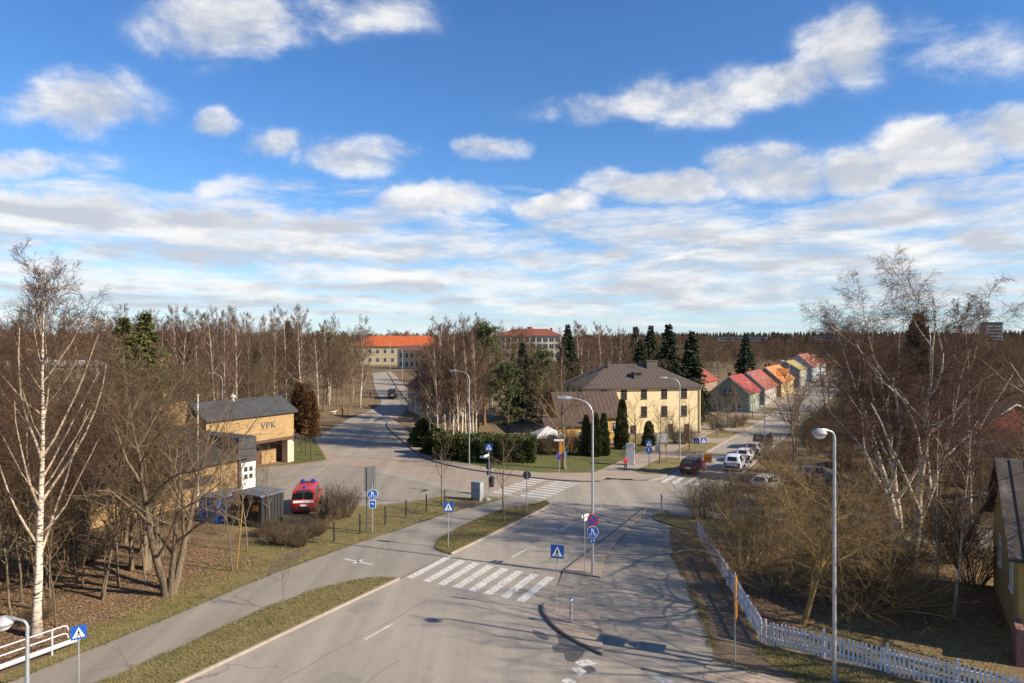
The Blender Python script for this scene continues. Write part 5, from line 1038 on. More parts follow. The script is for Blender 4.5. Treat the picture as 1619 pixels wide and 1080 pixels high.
e = empty('white_bollard', G(1039, 716), 0, 'pale concrete gate post beside the white notice board', 'post'); MB().b2(-.2, .2, -.15, .15, -.1, 1.25).build('post', M_conc, e); MB().b2(-.24, .24, -.19, .19, 1.25, 1.33).build('cap', M_conc, e)
# flag pole at the fire station
e = empty('flag_pole', G(313, 800), 0, 'white flag pole in front of the fire station wing', 'flag pole'); MB().tube([(0, 0, -.2), (0, 0, 9.0)], [.07, .04], 10).build('pole', M_white, e, smooth=True); MB().lathe((0, 0, 9.0), [(.03, 0), (.08, .06), (.08, .12), (.01, .18)], 10).build('finial', M_white, e)
# ---- fences
def wire_fence():
    a, b = G(528, 857), G(702, 809); d = b - a; n = 6; pts = [G(528, 857), G(569, 844), G(609, 830), G(642, 819), G(674, 809), G(703, 801)]
    e = empty('mesh_fence', pts[0], 0, 'black post and wire mesh fence between the bike path and station yard', 'fence')
    for q in pts: MB().box((q.x - pts[0].x, q.y - pts[0].y, .68), (.09, .09, 1.4)).build('post', M_dark, e)
    w = MB()
    for i in range(n - 1):
        A = pts[i] - pts[0]; B = pts[i + 1] - pts[0]
        for z in (.12, .5, .9, 1.28): w.tube([A + Vector((0, 0, z)), B + Vector((0, 0, z))], .004, 3)
        k = 26
        for j in range(1, k):
            q = A + (B - A) * (j / k); w.tube([q + Vector((0, 0, .1)), q + Vector((0, 0, 1.28))], .0022, 3)
    o = w.build('wire_mesh', M_dark, e); o['kind'] = 'stuff'
wire_fence()
def picket_fence():
    M_pk = mat('picket_white', (.62, .63, .66), .7, (.46, .47, .49), 3, .1, rnd=.08); w, hh = .095, 1.02
    pk = MB(); pk.extrude([(-w / 2, -.012, 0), (w / 2, -.012, 0), (w / 2, -.012, hh - .06), (0, -.012, hh), (-w / 2, -.012, hh - .06)], (0, .024, 0)); pk_me = pk.mesh('picket', M_pk); r = random.Random(8)
    C = G(1207, 1018)
    for A, B, lb in ((C, C + Vector((.83, -.56, 0)).normalized() * 12.5, 'white picket fence running along the side road grass'), (C + Vector((.02, .12, 0)), G(1104, 846), 'white picket fence running back beside the shared path')):
        d = B - A; L = d.length; an = math.atan2(d.y, d.x); e = empty('picket_fence', A, an, lb, 'fence', None); n = int(L / .168)
        for i in range(n):
            o = link_mesh('picket', pk_me, e); o.location = (i * .168 + .09, -.03 if d.x > 2 else .03, .06 + r.uniform(-.012, .012)); o.rotation_euler = (r.gauss(0, .012), r.gauss(0, .014), 0); o.scale = (1, 1, r.uniform(.97, 1.02))
        for z in (.32, .82): MB().b2(0, L, -.012, .012 + .02, z - .04, z + .04).build('rail', M_pk, e)
        for i in range(int(L / 2.4) + 1): MB().b2(i * 2.4 + .02, i * 2.4 + .11, .035, .125, -.3, 1.2 if i else 1.1).build('post', M_pk, e)
picket_fence()
def guard_rail():
    e = empty('guard_rail', S(-1.2, -7.0), ST_ANG, 'white tubular guard rail with a flat lower beam by the path', 'railing'); W = mat('rail_white', (.52, .54, .58), .5)
    L = 9.0
    for z in (1.12, .78): MB().tube([(0, .55, z - .25), (0, .5, z - .06), (0, .35, z), (0, 0, z), (0, -L, z)], .03, 8).build('rail', W, e, smooth=True)
    b = MB(); b.extrude([(.05, 1.0, .42), (.09, 1.0, .36), (.05, 1.0, .30), (.07, 1.0, .26), (.11, 1.0, .36), (.07, 1.0, .46)], (0, -L - 1.0, 0)); b.build('beam', W, e)
    for i in range(5): MB().tube([(-.02, -i * 2.1 - .1, -.2), (-.02, -i * 2.1 - .1, 1.12)], .035, 8).build('post', W, e)
guard_rail()
def link_fence(A, B, label, m, hh=1.1, step=2.2):
    d = B - A; L = d.length; e = empty('garden_fence', A, math.atan2(d.y, d.x), label, 'fence')
    for i in range(int(L / step) + 1): MB().box((i * step, 0, hh / 2), (.06, .06, hh + .2)).build('post', m, e)
    for z in (.2, hh - .05): MB().tube([(0, 0, z), (L, 0, z)], .02, 5).build('rail', m, e)
    k = MB()
    for i in range(int(L / .25)): k.tube([(i * .25, 0, .15), (i * .25, 0, hh)], .006, 3)
    o = k.build('wires', m, e); o['kind'] = 'stuff'
M_gf = mat('green_wire', (.10, .16, .14), .6)
link_fence(G(985, 722), S(66.5, -4.6), 'green wire garden fence in front of the yellow house', M_gf)
link_fence(S(66.6, -4.6), S(78, -3.6), 'green wire fence climbing beside the street footway', M_gf)
link_fence(S(92, -3.0), S(113, -2.9), 'grey garden fence before the grey-green house', mat('grey_wire', (.2, .2, .19), .7))

# ---- sheds, container and canopy by the station
def shed():
    p = G(402, 832); e = empty('bin_shed', p, ST_ANG + R_(3), 'black boarded bin shelter with a grey flat roof', 'shed'); W = mat('black_boards', (.022, .023, .026), .7, (.035, .035, .037), 4, stretch=(1, 1, .1))
    MB().b2(-1.7, .9, -.2, 2.0, -.2, 2.25).build('wall', W, e); MB().b2(-1.85, 1.05, -.4, 2.2, 2.25, 2.38).build('roof', mat('shed_roof', (.16, .165, .18), .7, (.11, .115, .13), 2), e)
    for x in np.arange(-1.65, .7, .3): MB().b2(x, x + .26, -.235, -.203, -.1, 2.2).build('board', W, e)
    for y in np.arange(-.15, 1.75, .3): MB().b2(.903, .935, y, y + .26, -.1, 2.2).build('board', W, e)
    MB().b2(.1, .6, -.26, -.237, 1.2, 1.6).build('notice', M_yel, e)
shed()
def blue_panel():
    e = empty('blue_container', G(345, 824), ST_ANG + R_(8), 'bright blue corrugated container behind the bin shelter', 'container'); B = mat('container_blue', (.02, .22, .66), .5, (.02, .17, .52), 3)
    MB().b2(-1.3, .6, -.6, 2.4, .0, 1.85).build('body', B, e)
    for i in range(12): MB().b2(.6, .66, -.55 + i * .25, -.42 + i * .25, .05, 1.8).build('rib', B, e)
    for i in range(8): MB().b2(-1.25 + i * .24, -1.13 + i * .24, -.66, -.6, .05, 1.8).build('rib', B, e)
    MB().b2(-1.35, .7, -.68, 2.45, 1.85, 1.93).build('lid', mat('container_grey', (.2, .22, .24), .6), e)
blue_panel()
e = empty('white_canopy', AT(866, 84), R_(15), 'white garden party tent roof behind the bare hedge', 'tent')
m = MB(); m.add([(-1.9, -1.4, 2.1), (1.9, -1.4, 2.1), (1.9, 1.4, 2.1), (-1.9, 1.4, 2.1), (0, 0, 3.1), (-1.9, -1.4, 1.8), (1.9, -1.4, 1.8), (1.9, 1.4, 1.8), (-1.9, 1.4, 1.8)], [(0, 1, 4), (1, 2, 4), (2, 3, 4), (3, 0, 4), (0, 5, 6, 1), (1, 6, 7, 2), (2, 7, 8, 3), (3, 8, 5, 0)]); m.build('roof', mat('tarp_white', (.7, .69, .66), .8), e)
for x in (-1.85, 1.85):
    for y in (-1.35, 1.35): MB().tube([(x, y, -.1), (x, y, 2.0)], .03, 6).build('leg', M_galv, e)

# ================================================================== vehicles
M_tyre = mat('tyre', (.02, .02, .02), .85); M_rim = mat('rim', (.4, .41, .42), .35, metal=.8); M_tail = mat('tail_light', (.4, .015, .012), .25); M_head = mat('head_light', (.6, .62, .65), .15); M_cglass = mat('car_glass', (.012, .014, .017), .05, spec=.7); M_trim = mat('car_trim', (.025, .025, .027), .6)
def paint(name, c): return mat(name, c, .28, spec=.55)
def vehicle(name, label, loc, rz_, body_m, st, W=.9, wr=.33, wheels=(-1.35, 1.4), group=None, glass=(2, 4), rearw=1, frontw=4, plate=True):
    """st: stations (x, z0, belt, roof, half width, roof half width); x forward"""
    e = empty(name, loc, rz_, label, 'car', group); rings = []
    for x, z0, zb, zr, w, wr_ in st:
        rings.append([(x, w * .86, z0), (x, w * .98, z0 + .14), (x, w, (z0 + zb) / 2 + .05), (x, w * .97, zb), (x, wr_, zr - .05 if zr - zb > .2 else zr - .012), (x, wr_ * .78, zr), (x, 0, zr + .012)])
    full = [r + [(x, -y, z) for x, y, z in r[:-1][::-1]] for r in rings]; k = len(full[0]); mb = MB(); vs = [v for r in full for v in r]
    fs = [(i * k + j, i * k + (j + 1) % k, (i + 1) * k + (j + 1) % k, (i + 1) * k + j) for i in range(len(full) - 1) for j in range(k)] + [tuple(range(k))[::-1], tuple((len(full) - 1) * k + j for j in range(k))]
    mb.add(vs, fs); body = mb.build('body', body_m, e, smooth=True)
    def pane(nm, pts, sh=.9, off=.012):
        P = [Vector(q) for q in pts]; c = sum(P, Vector()) / len(P); n = (P[1] - P[0]).cross(P[-1] - P[0]).normalized(); cc = Vector((0, 0, .9))
        if n.dot(c - cc) < 0: n = -n
        q = [c + (a - c) * sh + n * off for a in P]; MB().extrude([a - n * .02 for a in q], n * .02).build(nm, M_cglass, e)
    for sgn in (1, -1):
        for i in range(glass[0], glass[1]):
            a, b = rings[i], rings[i + 1]; f = lambda q: (q[0], q[1] * sgn, q[2]); pane('side_window', [f(a[3]), f(b[3]), f(b[4]), f(a[4])])
    a, b = rings[rearw], rings[rearw + 1]; m = lambda q: (q[0], -q[1], q[2]); pane('rear_window', [a[5], m(a[5]), m(b[5]), b[5]], .86)
    a, b = rings[frontw], rings[frontw + 1]; pane('windscreen', [a[5], m(a[5]), m(b[5]), b[5]], .92)
    for x in wheels:
        for s in (1, -1):
            w_ = MB(); y = s * (W - .1); w_.lathe((x, y, wr), [(wr * .7, -.11), (wr, -.09), (wr, .09), (wr * .7, .11)], 16, axis='y'); t = w_.build('wheel', M_tyre, e, smooth=True); MB().lathe((x, y + s * .09, wr), [(wr * .62, -.03), (wr * .62, .025), (wr * .2, .03)] if s > 0 else [(wr * .62, .03), (wr * .62, -.025), (wr * .2, -.03)], 12, axis='y').build('rim', M_rim, t)
    xr, xf = st[0][0], st[-1][0]; zb = st[1][2]
    for s in (1, -1):
        MB().b2(xr - .02, xr + .22, s * W * .80 - .13, s * W * .80 + .13, zb - .26, zb - .06).build('tail_light', M_tail, e); MB().b2(xf - .22, xf + .015, s * W * .68 - .16, s * W * .68 + .16, st[-1][1] + .25, st[-1][1] + .42).build('headlight', M_head, e)
        MB().box((st[frontw][0] + .25, s * (W + .08), st[frontw][2] + .08), (.12, .18, .14)).build('mirror', body_m, e)
    MB().b2(xr - .05, xr + .1, -W * .86, W * .86, st[0][1] + .02, st[0][1] + .24).build('bumper', M_trim, e)
    if plate: MB().b2(xr - .062, xr - .051, -.26, .26, st[0][1] + .30, st[0][1] + .42).build('number_plate', M_swhite, e)
    return e
SUV = [(-2.2, .42, .98, 1.02, .84, .74), (-2.12, .3, 1.0, 1.1, .9, .72), (-1.8, .27, 1.02, 1.58, .92, .66), (-.6, .25, 1.0, 1.66, .92, .66), (.35, .25, .98, 1.60, .92, .64), (1.1, .25, .97, 1.06, .91, .7), (1.85, .27, .88, .95, .87, .68), (2.15, .34, .7, .76, .78, .6), (2.24, .42, .6, .64, .68, .5)]
HATCH = [(-1.98, .4, .9, .94, .8, .68), (-1.92, .28, .92, 1.0, .85, .67), (-1.55, .25, .94, 1.42, .87, .6), (-.5, .23, .92, 1.48, .87, .6), (.3, .23, .9, 1.42, .87, .58), (1.0, .23, .89, .97, .86, .66), (1.65, .25, .8, .87, .82, .64), (1.92, .32, .64, .70, .74, .56), (2.0, .4, .55, .58, .64, .46)]
VAN = [(-2.4, .42, 1.15, 1.2, .9, .84), (-2.36, .32, 1.18, 1.28, .95, .84), (-2.26, .3, 1.2, 1.98, .96, .80), (-.6, .3, 1.18, 2.02, .96, .80), (.9, .3, 1.16, 1.96, .96, .78), (1.6, .3, 1.12, 1.22, .95, .8), (2.2, .32, .95, 1.02, .9, .74), (2.42, .38, .75, .8, .8, .62), (2.5, .45, .65, .68, .7, .5)]
ra = math.pi / 2 + ST_ANG                       # heading along the street (local +x to U)
vehicle('parked_car', 'white estate car with dark windows, first of the kerbside row', S(57.5, 9.55), ra + R_(4), paint('car_white', (.70, .71, .72)), SUV)
vehicle('parked_car', 'white hatchback parked between the white estate and the silver car', S(63.3, 9.5), ra + R_(3), paint('car_white2', (.62, .63, .65)), HATCH)
vehicle('parked_car', 'silver car with red tail lights parked before the black car', S(68.7, 9.6), ra, paint('car_silver', (.36, .36, .37)), HATCH)
vehicle('parked_car', 'black van-like car at the head of the parked row', S(74.4, 9.7), ra, paint('car_black', (.015, .016, .018)), VAN)
vehicle('moving_car', 'dark red car on the street just past the crossing', S(53.6, 6.2), ra, paint('car_maroon', (.10, .018, .018)), SUV)
vehicle('parked_car', 'dark car parked beside the yellow house wall', S(88, -9.0), ra + R_(90), paint('car_charcoal', (.02, .021, .023)), HATCH)
vehicle('parked_car', 'second dark car parked deeper beside the yellow house', S(94, -9.5), ra + R_(90), paint('car_slate', (.06, .065, .07)), HATCH)
vehicle('parked_car', 'silver car parked under the shrubs of the car park', AT(1290, 66), R_(10), MATS['car_silver'], HATCH)
vehicle('parked_car', 'pale hatchback parked deeper in the car park shrubs', AT(1216, 62), R_(40), MATS['car_white2'], HATCH)
vehicle('parked_car', 'dark red car nose half hidden by the bin shelter', G(376, 812), ra + R_(20), MATS['car_maroon'], HATCH)
p = AT(621, 141); vehicle('moving_van', 'dark grey van driving on the uphill street', p + Vector((0, 0, .03)), R_(97), paint('van_grey', (.03, .033, .036)), VAN, W=.95)
p = AT(95, 71); vehicle('parked_van', 'white van standing among the bare trees on the left', p, R_(70), paint('van_white', (.68, .67, .64)), VAN, W=.95)
# red fire service van seen from behind
p = G(486, 803); e = vehicle('fire_van', 'red fire service van with blue lights and a white stripe', p, R_(100), paint('fire_red', (.44, .016, .018)), VAN, W=.95)
M_bl = mat('blue_lamp', (.01, .05, .35), .2)
lb = MB().b2(.35, .65, -.62, .62, 1.99, 2.06).build('light_bar', M_dark, e)
for y in (-.4, .4): MB().lathe((.5, y, 2.06), [(.16, 0), (.16, .12), (.1, .18)], 10).build('blue_lamp', M_bl, lb)
MB().lathe((-1.9, .0, 2.0), [(.09, 0), (.09, .14), (.05, .18)], 10).build('beacon', M_bl, e)
MB().b2(-2.46, -2.42, -.78, .78, .98, 1.16).build('stripe', M_swhite, e)
for y in (-.42, .42): MB().b2(-2.42, -2.375, y - .34, y + .34, 1.25, 1.75).build('door_window', M_cglass, e)

# ================================================================== people and dog
def skin_body(name, joints, edges, m, parent, root=0, sub=2):
    me = bpy.data.meshes.new(name); me.from_pydata([j[:3] for j in joints], edges, []); o = link_mesh(name, me, parent); me.materials.append(m)
    md = o.modifiers.new('skin', 'SKIN'); sv = me.skin_vertices[0].data
    for i, j in enumerate(joints): sv[i].radius = (j[3], j[4] if len(j) > 4 else j[3]); sv[i].use_root = (i == root)
    md.use_smooth_shade = True; s = o.modifiers.new('sub', 'SUBSURF'); s.levels = sub; s.render_levels = sub; return o
M_skin = mat('skin', (.42, .24, .17), .6); M_hair = mat('hair', (.05, .03, .02), .8)
def person(loc, rz_, k, top_m, leg_m, label, stride=.16, arm=.1):
    """walking figure about 1.7 m times k, facing local -Y"""
    e = empty('person', loc, rz_, label, 'person'); e.scale = (k, k, k)
    J = [(0, 0, .93, .145, .11), (0, .0, 1.15, .15, .105), (0, 0, 1.36, .165, .105), (0, 0, 1.47, .06, .06), (0, -.01, 1.53, .052, .055)]
    E = [(0, 1), (1, 2), (2, 3), (3, 4)]
    for s in (1, -1):
        n = len(J); f = s * stride
        J += [(s * .19, 0, 1.40, .065), (s * .24, f * .4, 1.14, .05), (s * .24, f * .4 - arm, .90, .04)]; E += [(2, n), (n, n + 1), (n + 1, n + 2)]
    body = skin_body('torso', J, E, top_m, e)
    L = [(0, 0, .95, .14, .105)]; E = []
    for s in (1, -1):
        n = len(L); f = -s * stride
        L += [(s * .09, 0, .86, .095), (s * .10, f * .45 - .02, .48, .068), (s * .10, f, .10, .048), (s * .10, f - .03, .045, .045), (s * .10, f - .18, .035, .035)]; E += [(0, n), (n, n + 1), (n + 1, n + 2), (n + 2, n + 3), (n + 3, n + 4)]
    skin_body('legs', L, E, leg_m, e)
    for s in (1, -1):
        f = s * stride; x, y, z = s * .24, f * .4 - arm, .90; Hh = [(x, y, z, .034), (x, y - .03, z - .07, .036, .02)]; E = [(0, 1)]
        for q in range(4): n = len(Hh); Hh += [(x + (q - 1.5) * .017, y - .045, z - .11, .0095), (x + (q - 1.5) * .018, y - .05, z - .15 + abs(q - 1.4) * .008, .008)]; E += [(1, n), (n, n + 1)]
        n = len(Hh); Hh += [(x - s * .03, y - .05, z - .06, .011), (x - s * .04, y - .07, z - .09, .009)]; E += [(1, n), (n, n + 1)]
        skin_body('hand', Hh, E, M_skin, e, 0, 1)
    hd = MB(); hd.lathe((0, -.015, 1.54), [(.045, 0), (.07, .03), (.082, .09), (.085, .14), (.07, .20), (.03, .235)], 14); ho = hd.build('head', M_skin, e, smooth=True)
    MB().extrude([(-.014, -.095, 1.63), (.014, -.095, 1.63), (0, -.095, 1.68)], (0, -.02, 0)).build('nose', M_skin, ho)
    for s in (1, -1): MB().lathe((s * .03, -.09, 1.675), [(.009, 0), (.006, -.006)], 8, axis='y').build('eye', M_black, ho); MB().lathe((s * .086, -.01, 1.65), [(.02, -.03), (.022, .02)], 8).build('ear', M_skin, ho)
    MB().b2(-.025, .025, -.092, -.086, 1.598, 1.606).build('mouth', M_red, ho)
    h_ = MB(); h_.lathe((0, .0, 1.64), [(.087, 0), (.094, .05), (.08, .11), (.04, .145)], 14); h_.build('hair', M_hair, e, smooth=True); return e
p = G(989, 746); person(p + Vector((0, 0, .1)), R_(8), .84, mat('red_jacket', (.55, .012, .02), .7), mat('black_trousers', (.02, .02, .022), .8), 'person in a red jacket and black trousers on the footway')
p = AT(541.5, 118); person(p, R_(150), 1.02, mat('orange_jacket', (.60, .16, .02), .7), mat('dark_trousers', (.025, .025, .03), .8), 'person in an orange jacket walking a white dog')
p = AT(586, 140); person(p, R_(100), 1.05, mat('dark_coat', (.02, .02, .024), .8), MATS['dark_trousers'], 'person in dark clothes walking on the grass beside the street')
def dog(loc, rz_):
    e = empty('dog', loc, rz_, 'white dog walking in front of the orange-jacketed person', 'dog'); w = mat('white_fur', (.62, .58, .5), .9)
    J = [(0, .28, .5, .11), (0, 0, .49, .12), (0, -.28, .5, .14), (0, -.42, .62, .08), (0, -.50, .72, .085), (0, -.63, .69, .045), (0, .42, .58, .035), (0, .56, .70, .028)]; E = [(0, 1), (1, 2), (2, 3), (3, 4), (4, 5), (0, 6), (6, 7)]
    for s in (1, -1):
        n = len(J); J += [(s * .08, -.28, .36, .06), (s * .08, -.27 - s * .05, .18, .035), (s * .08, -.29 - s * .08, .03, .035)]; E += [(2, n), (n, n + 1), (n + 1, n + 2)]
        n = len(J); J += [(s * .08, .26, .36, .075), (s * .08, .36 + s * .04, .2, .036), (s * .08, .31 + s * .06, .03, .034)]; E += [(0, n), (n, n + 1), (n + 1, n + 2)]
        n = len(J); J += [(s * .05, -.48, .82, .025)]; E += [(4, n)]
    skin_body('body', J, E, w, e, 1)
dog(AT(527, 119), R_(110))
# ================================================================== planting
rv = random.Random(17)
TREES = []
def ok(p, dmin):
    for q in TREES:
        if (p.x - q.x) ** 2 + (p.y - q.y) ** 2 < dmin * dmin: return False
    TREES.append(p); return True
def scatter(n, s0, s1, t0, t1, keys, name, label, group, dmin=1.6, sc=(.8, 1.15), cat='tree', avoid=None, xy=False):
    k = 0; tries = 0
    while k < n and tries < n * 30:
        tries += 1
        if xy: x, y = rv.uniform(s0, s1), rv.uniform(t0, t1); p = Vector((x, y, hz(x, y)))
        else: p = S(rv.uniform(s0, s1), rv.uniform(t0, t1))
        if avoid and avoid(p): continue
        if not ok(p, dmin): continue
        key = rv.choice(keys); plant(name, key, p, label, cat, group, rv.uniform(*sc)); k += 1
# --- single trees
def one(name, key, p, label, cat='tree', group=None, **k): TREES.append(p); return plant(name, key, p, label, cat, group, **k)
one('birch_tree', 'birch_hero_l', AT(58, 31.2), 'tall white-stemmed birch rising beside the guard rail', rz=.6)
one('bare_tree', 'maple', G(268, 940), 'wide-branching bare tree with several limbs beside the bike path', rz=2.0)
one('birch_tree', 'birch_hero_r', AT(1437, 41.6), 'huge spreading birch with drooping twigs in the garden', rz=1.1, sc=1.0, scz=.90)
one('birch_tree', 'birch1', AT(1508, 33.5), 'slender young birch leaning beside the garden house', sc=.6, scz=.62)
one('birch_tree', 'birch2', AT(1484, 36.0), 'slender young birch between the huge birch and garden house', sc=.5, scz=.66)
one('birch_tree', 'birch0', AT(1535, 46), 'many-limbed birch behind the garden house gable', sc=1.05)
one('spruce_tree', 'spruce1', AT(1452, 62), 'dark spruce standing behind the huge garden birch', sc=1.15)
one('spruce_tree', 'spruce0', AT(199, 68), 'left one of two olive-green spruces rising over the wood', sc=.99); one('spruce_tree', 'spruce0', AT(229, 69), 'right one of two olive-green spruces rising over the wood', sc=1.02, rz=2.2)
one('spruce_tree', 'spruce1', AT(172, 92), 'small dark spruce tip left of the olive-green spruces', sc=1.0)
one('pine_tree', 'pine0', AT(766, 108), 'tall bushy pine rising above the birch clump', sc=1.22); one('pine_tree', 'pine1', AT(803, 97), 'rounded pine beside the birch clump garden', sc=1.12); one('pine_tree', 'pine0', AT(856, 108), 'flat-topped pine before the cream school', sc=.92)
one('spruce_tree', 'spruce1', AT(826, 112), 'narrow dark spruce between the two pines', sc=.78, scz=.92); one('spruce_tree', 'spruce1', AT(812, 116), 'slim dark spruce tip beside the narrow spruce', sc=.6, scz=.78)
for px, D, k, lb in ((1012, 120, .95, 'dark spruce behind the yellow house chimney'), (1056, 116, 1.16, 'tallest dark spruce behind the yellow house roof'), (1092, 117, 1.08, 'dark blue-green spruce behind the yellow house right end'), (1004, 150, 1.15, 'spruce with a slim top farther behind the yellow house'), (1030, 155, 1.2, 'spruce among birches far behind the yellow house'), (897, 150, 1.1, 'dark spruce beside the cream school'), (1178, 170, 1.1, 'dark spruce behind the row of gabled houses')): one('spruce_tree', 'spruce1', AT(px, D), lb, sc=k)
one('thuja', 'thuja', AT(1104, 112), 'green columnar thuja at the back corner of the yellow house', 'shrub', sc=1.25)
for px, D, k in ((926, 81, .85), (941, 80, .92), (955, 80.5, .9)): one('thuja', 'thuja', AT(px, D), 'columnar thuja in the row before the ochre house', 'shrub', 'thujas before the ochre house', sc=k)
one('thuja', 'thuja', AT(982, 85.5), 'tallest columnar thuja at the ochre house corner', 'shrub', sc=1.12); one('thuja', 'yew', AT(1026, 88), 'dark conical evergreen between the bare garden trees', 'shrub', sc=.5, scz=1.1)
for px, D, r in ((722, 79, .25), (766, 77, .2), (812, 77, .1)): one('evergreen_hedge', 'hedge', AT(px, D), 'dark green clipped hedge stretch along the corner lawn', 'hedge', 'evergreen hedge along the lawn', rz=-r, sc=.9, scz=.7)
one('yew_bush', 'yew', AT(672, 88), 'dark yew bush at the foot of the birch clump', 'shrub', sc=1.2); one('yew_bush', 'yew', AT(690, 82), 'broad dark yew bush left of the clipped hedge', 'shrub', sc=1.05)
for i, (px, D, k) in enumerate(((675, 93, .95), (690, 88, 1.0), (703, 91, 1.08), (716, 87, 1.04), (722, 96, 1.1), (735, 90, 1.0), (748, 94, 1.02), (700, 99, 1.0), (738, 101, 1.05), (682, 97, 1.0), (727, 84, .9), (710, 103, 1.1), (757, 99, 1.0), (695, 84, .85), (744, 86, .9), (668, 89, .8), (706, 86, .95), (752, 90, .95), (680, 86, .85), (731, 93, 1.1))): one('birch_tree', ('birch%d' % (i % 3)) if i % 4 else 'decid%d' % (i // 4 % 3), AT(px, D), 'bare tree in the birch clump behind the clipped hedge', group='birches behind the hedge', sc=k)
one('birch_tree', 'birch1', AT(570, 128), 'lone white birch on the bank left of the uphill street', sc=1.1)
one('street_tree', 'street0', G(796, 828), 'bare leaning street tree on the grass tip', sc=1.15, tilt=.10, rz=3.3); one('street_tree', 'street1', G(449, 967), 'tiny bare sapling in the grass verge', sc=.95); one('street_tree', 'street0', G(699, 800), 'slim bare young tree by the last fence post', sc=.92, scz=1.05)
one('street_tree', 'street0', G(1043, 735), 'dense dark street tree beside the white notice board', sc=1.25); one('street_tree', 'street1', S(57, 2.4), 'thin sapling on the first grass island', sc=1.2)
for s_, k in ((66.5, 1.3), (81.5, 1.35), (83, .9), (94, 1.3), (108, 1.2)): one('street_tree', 'street0' if k > 1 else 'street1', S(s_, 2.4), 'young bare tree on a grass island along the footway', group='trees on the grass islands', sc=k)
one('staked_tree', 'thin0', G(368, 903), 'young tree tied to a yellow stake above the bike path', sc=.95)
e = empty('tree_stake', G(374, 900), 0, 'yellow stake leaning beside the young tree', 'stake'); MB().tube([(0, 0, -.1), (.35, 0, 3.6)], .04, 6).build('stake', mat('stake_yellow', (.30, .19, .05), .8), e)
one('apple_tree', 'apple', G(893, 742), 'broad bare tree with dark trunk by the corner signs', sc=1.75); one('apple_tree', 'apple', AT(1006, 86), 'gnarled bare apple tree before the yellow house', sc=1.05); one('apple_tree', 'apple', AT(1052, 87), 'low bare fruit tree at the yellow house wall', sc=.8); one('apple_tree', 'apple', AT(1150, 108), 'bare tree in front of the grey-green house', sc=1.0)
for px, py, k in ((478, 716, 1.1), (484, 722, 1.0), (492, 728, 1.05), (474, 706, 1.1)): one('young_tree', 'brown', G(px, py), 'clipped young tree with withered brown leaves on the station lawn', group='brown-leaved trees on the station lawn', sc=k)
for px in (478, 486, 494): pass
# --- shrubs
for px, py, k in ((532, 822, 1.15), (514, 830, 1.0), (548, 818, .95)): one('bush', 'shrub%d' % (px % 3), G(px, py), 'bare twiggy bush beside the fire van', 'shrub', 'bushes beside the fire van', sc=k)
for px, py, k in ((440, 846, .9), (465, 852, .85), (490, 850, .8), (452, 862, .7), (476, 864, .7), (430, 860, .8), (505, 846, .7), (420, 848, .8)): one('bush', 'lowshrub', G(px, py), 'low bare shrub in the hedge before the station yard', 'shrub', 'low hedge at the station yard', sc=k * 1.3)
for px, D, k in ((852, 82, 1.1), (868, 81, 1.15), (886, 82, 1.1), (902, 81, 1.2), (916, 82, 1.1), (840, 86, 1.0), (876, 86, 1.3)): one('bush', 'shrub%d' % (px % 3), AT(px, D), 'brown bare hedge bush before the ochre house', 'shrub', 'bare hedge before the ochre house', sc=k)
for px, D in ((1080, 89), (1092, 90), (1068, 90), (1128, 104), (1140, 103), (1160, 106), (1172, 108)): one('bush', 'shrub%d' % (px % 3), AT(px, D), 'bare bush beside the right-hand street gardens', 'shrub', 'bushes in the street gardens', sc=1.0)
one('willow_tree', 'willow_tree', AT(1264, 32.6), 'sprawling low tree with yellow lichened limbs behind the picket fence', sc=1.05, rz=.4)
for px, D, k, key in ((1228, 37, .85, 'willow2'), (1318, 37, .9, 'willow2'), (1400, 35.5, .8, 'willow2'), (1255, 43, .9, 'willow2')): one('willow_bush', key, AT(px, D), 'tangled golden-twigged bush massed behind the picket fence', 'shrub', 'golden bushes behind the picket fence', sc=k, scz=k * .72)
one('willow_bush', 'willow2', AT(1360, 34.2), 'drooping tangled bush in the corner of the garden', 'shrub', sc=.95)
one('willow_bush', 'willow2', AT(1180, 41), 'yellowish bush hanging over the picket fence beside the path', 'shrub', sc=1.0, rz=2); one('willow_bush', 'willow', AT(1200, 49), 'tall loose yellow-twigged bush behind the picket fence', 'shrub', sc=.9, scz=.7, rz=3.3)
for px, D, k in ((1110, 52, .8), (1150, 55, .85), (1290, 47, 1.0), (1350, 45, 1.0), (1400, 38, .8), (1420, 48, 1.1), (1500, 42, 1.0), (1540, 38, .9), (1240, 56, .9)): one('thicket_bush', 'thicket%d' % (px // 10 % 2), AT(px, D), 'dark bare thicket bush filling the garden', 'shrub', 'thicket in the garden', sc=k)
scatter(16, 34, 60, 13, 40, ['thicket0', 'thicket1', 'shrub0'], 'thicket_bush', 'bare thicket bush around the shrub-hidden car park', 'thicket around the car park', 2.2, (.7, 1.05), 'shrub', avoid=lambda p: 40 < ST(p)[0] < 45)
scatter(52, 60, 128, 12.5, 36, ['thicket0', 'thicket1', 'thicket1', 'decid1'], 'thicket_bush', 'dark bare bush massed along the right-hand street', 'bush mass along the street', 2.3, (.75, 1.1), 'shrub')
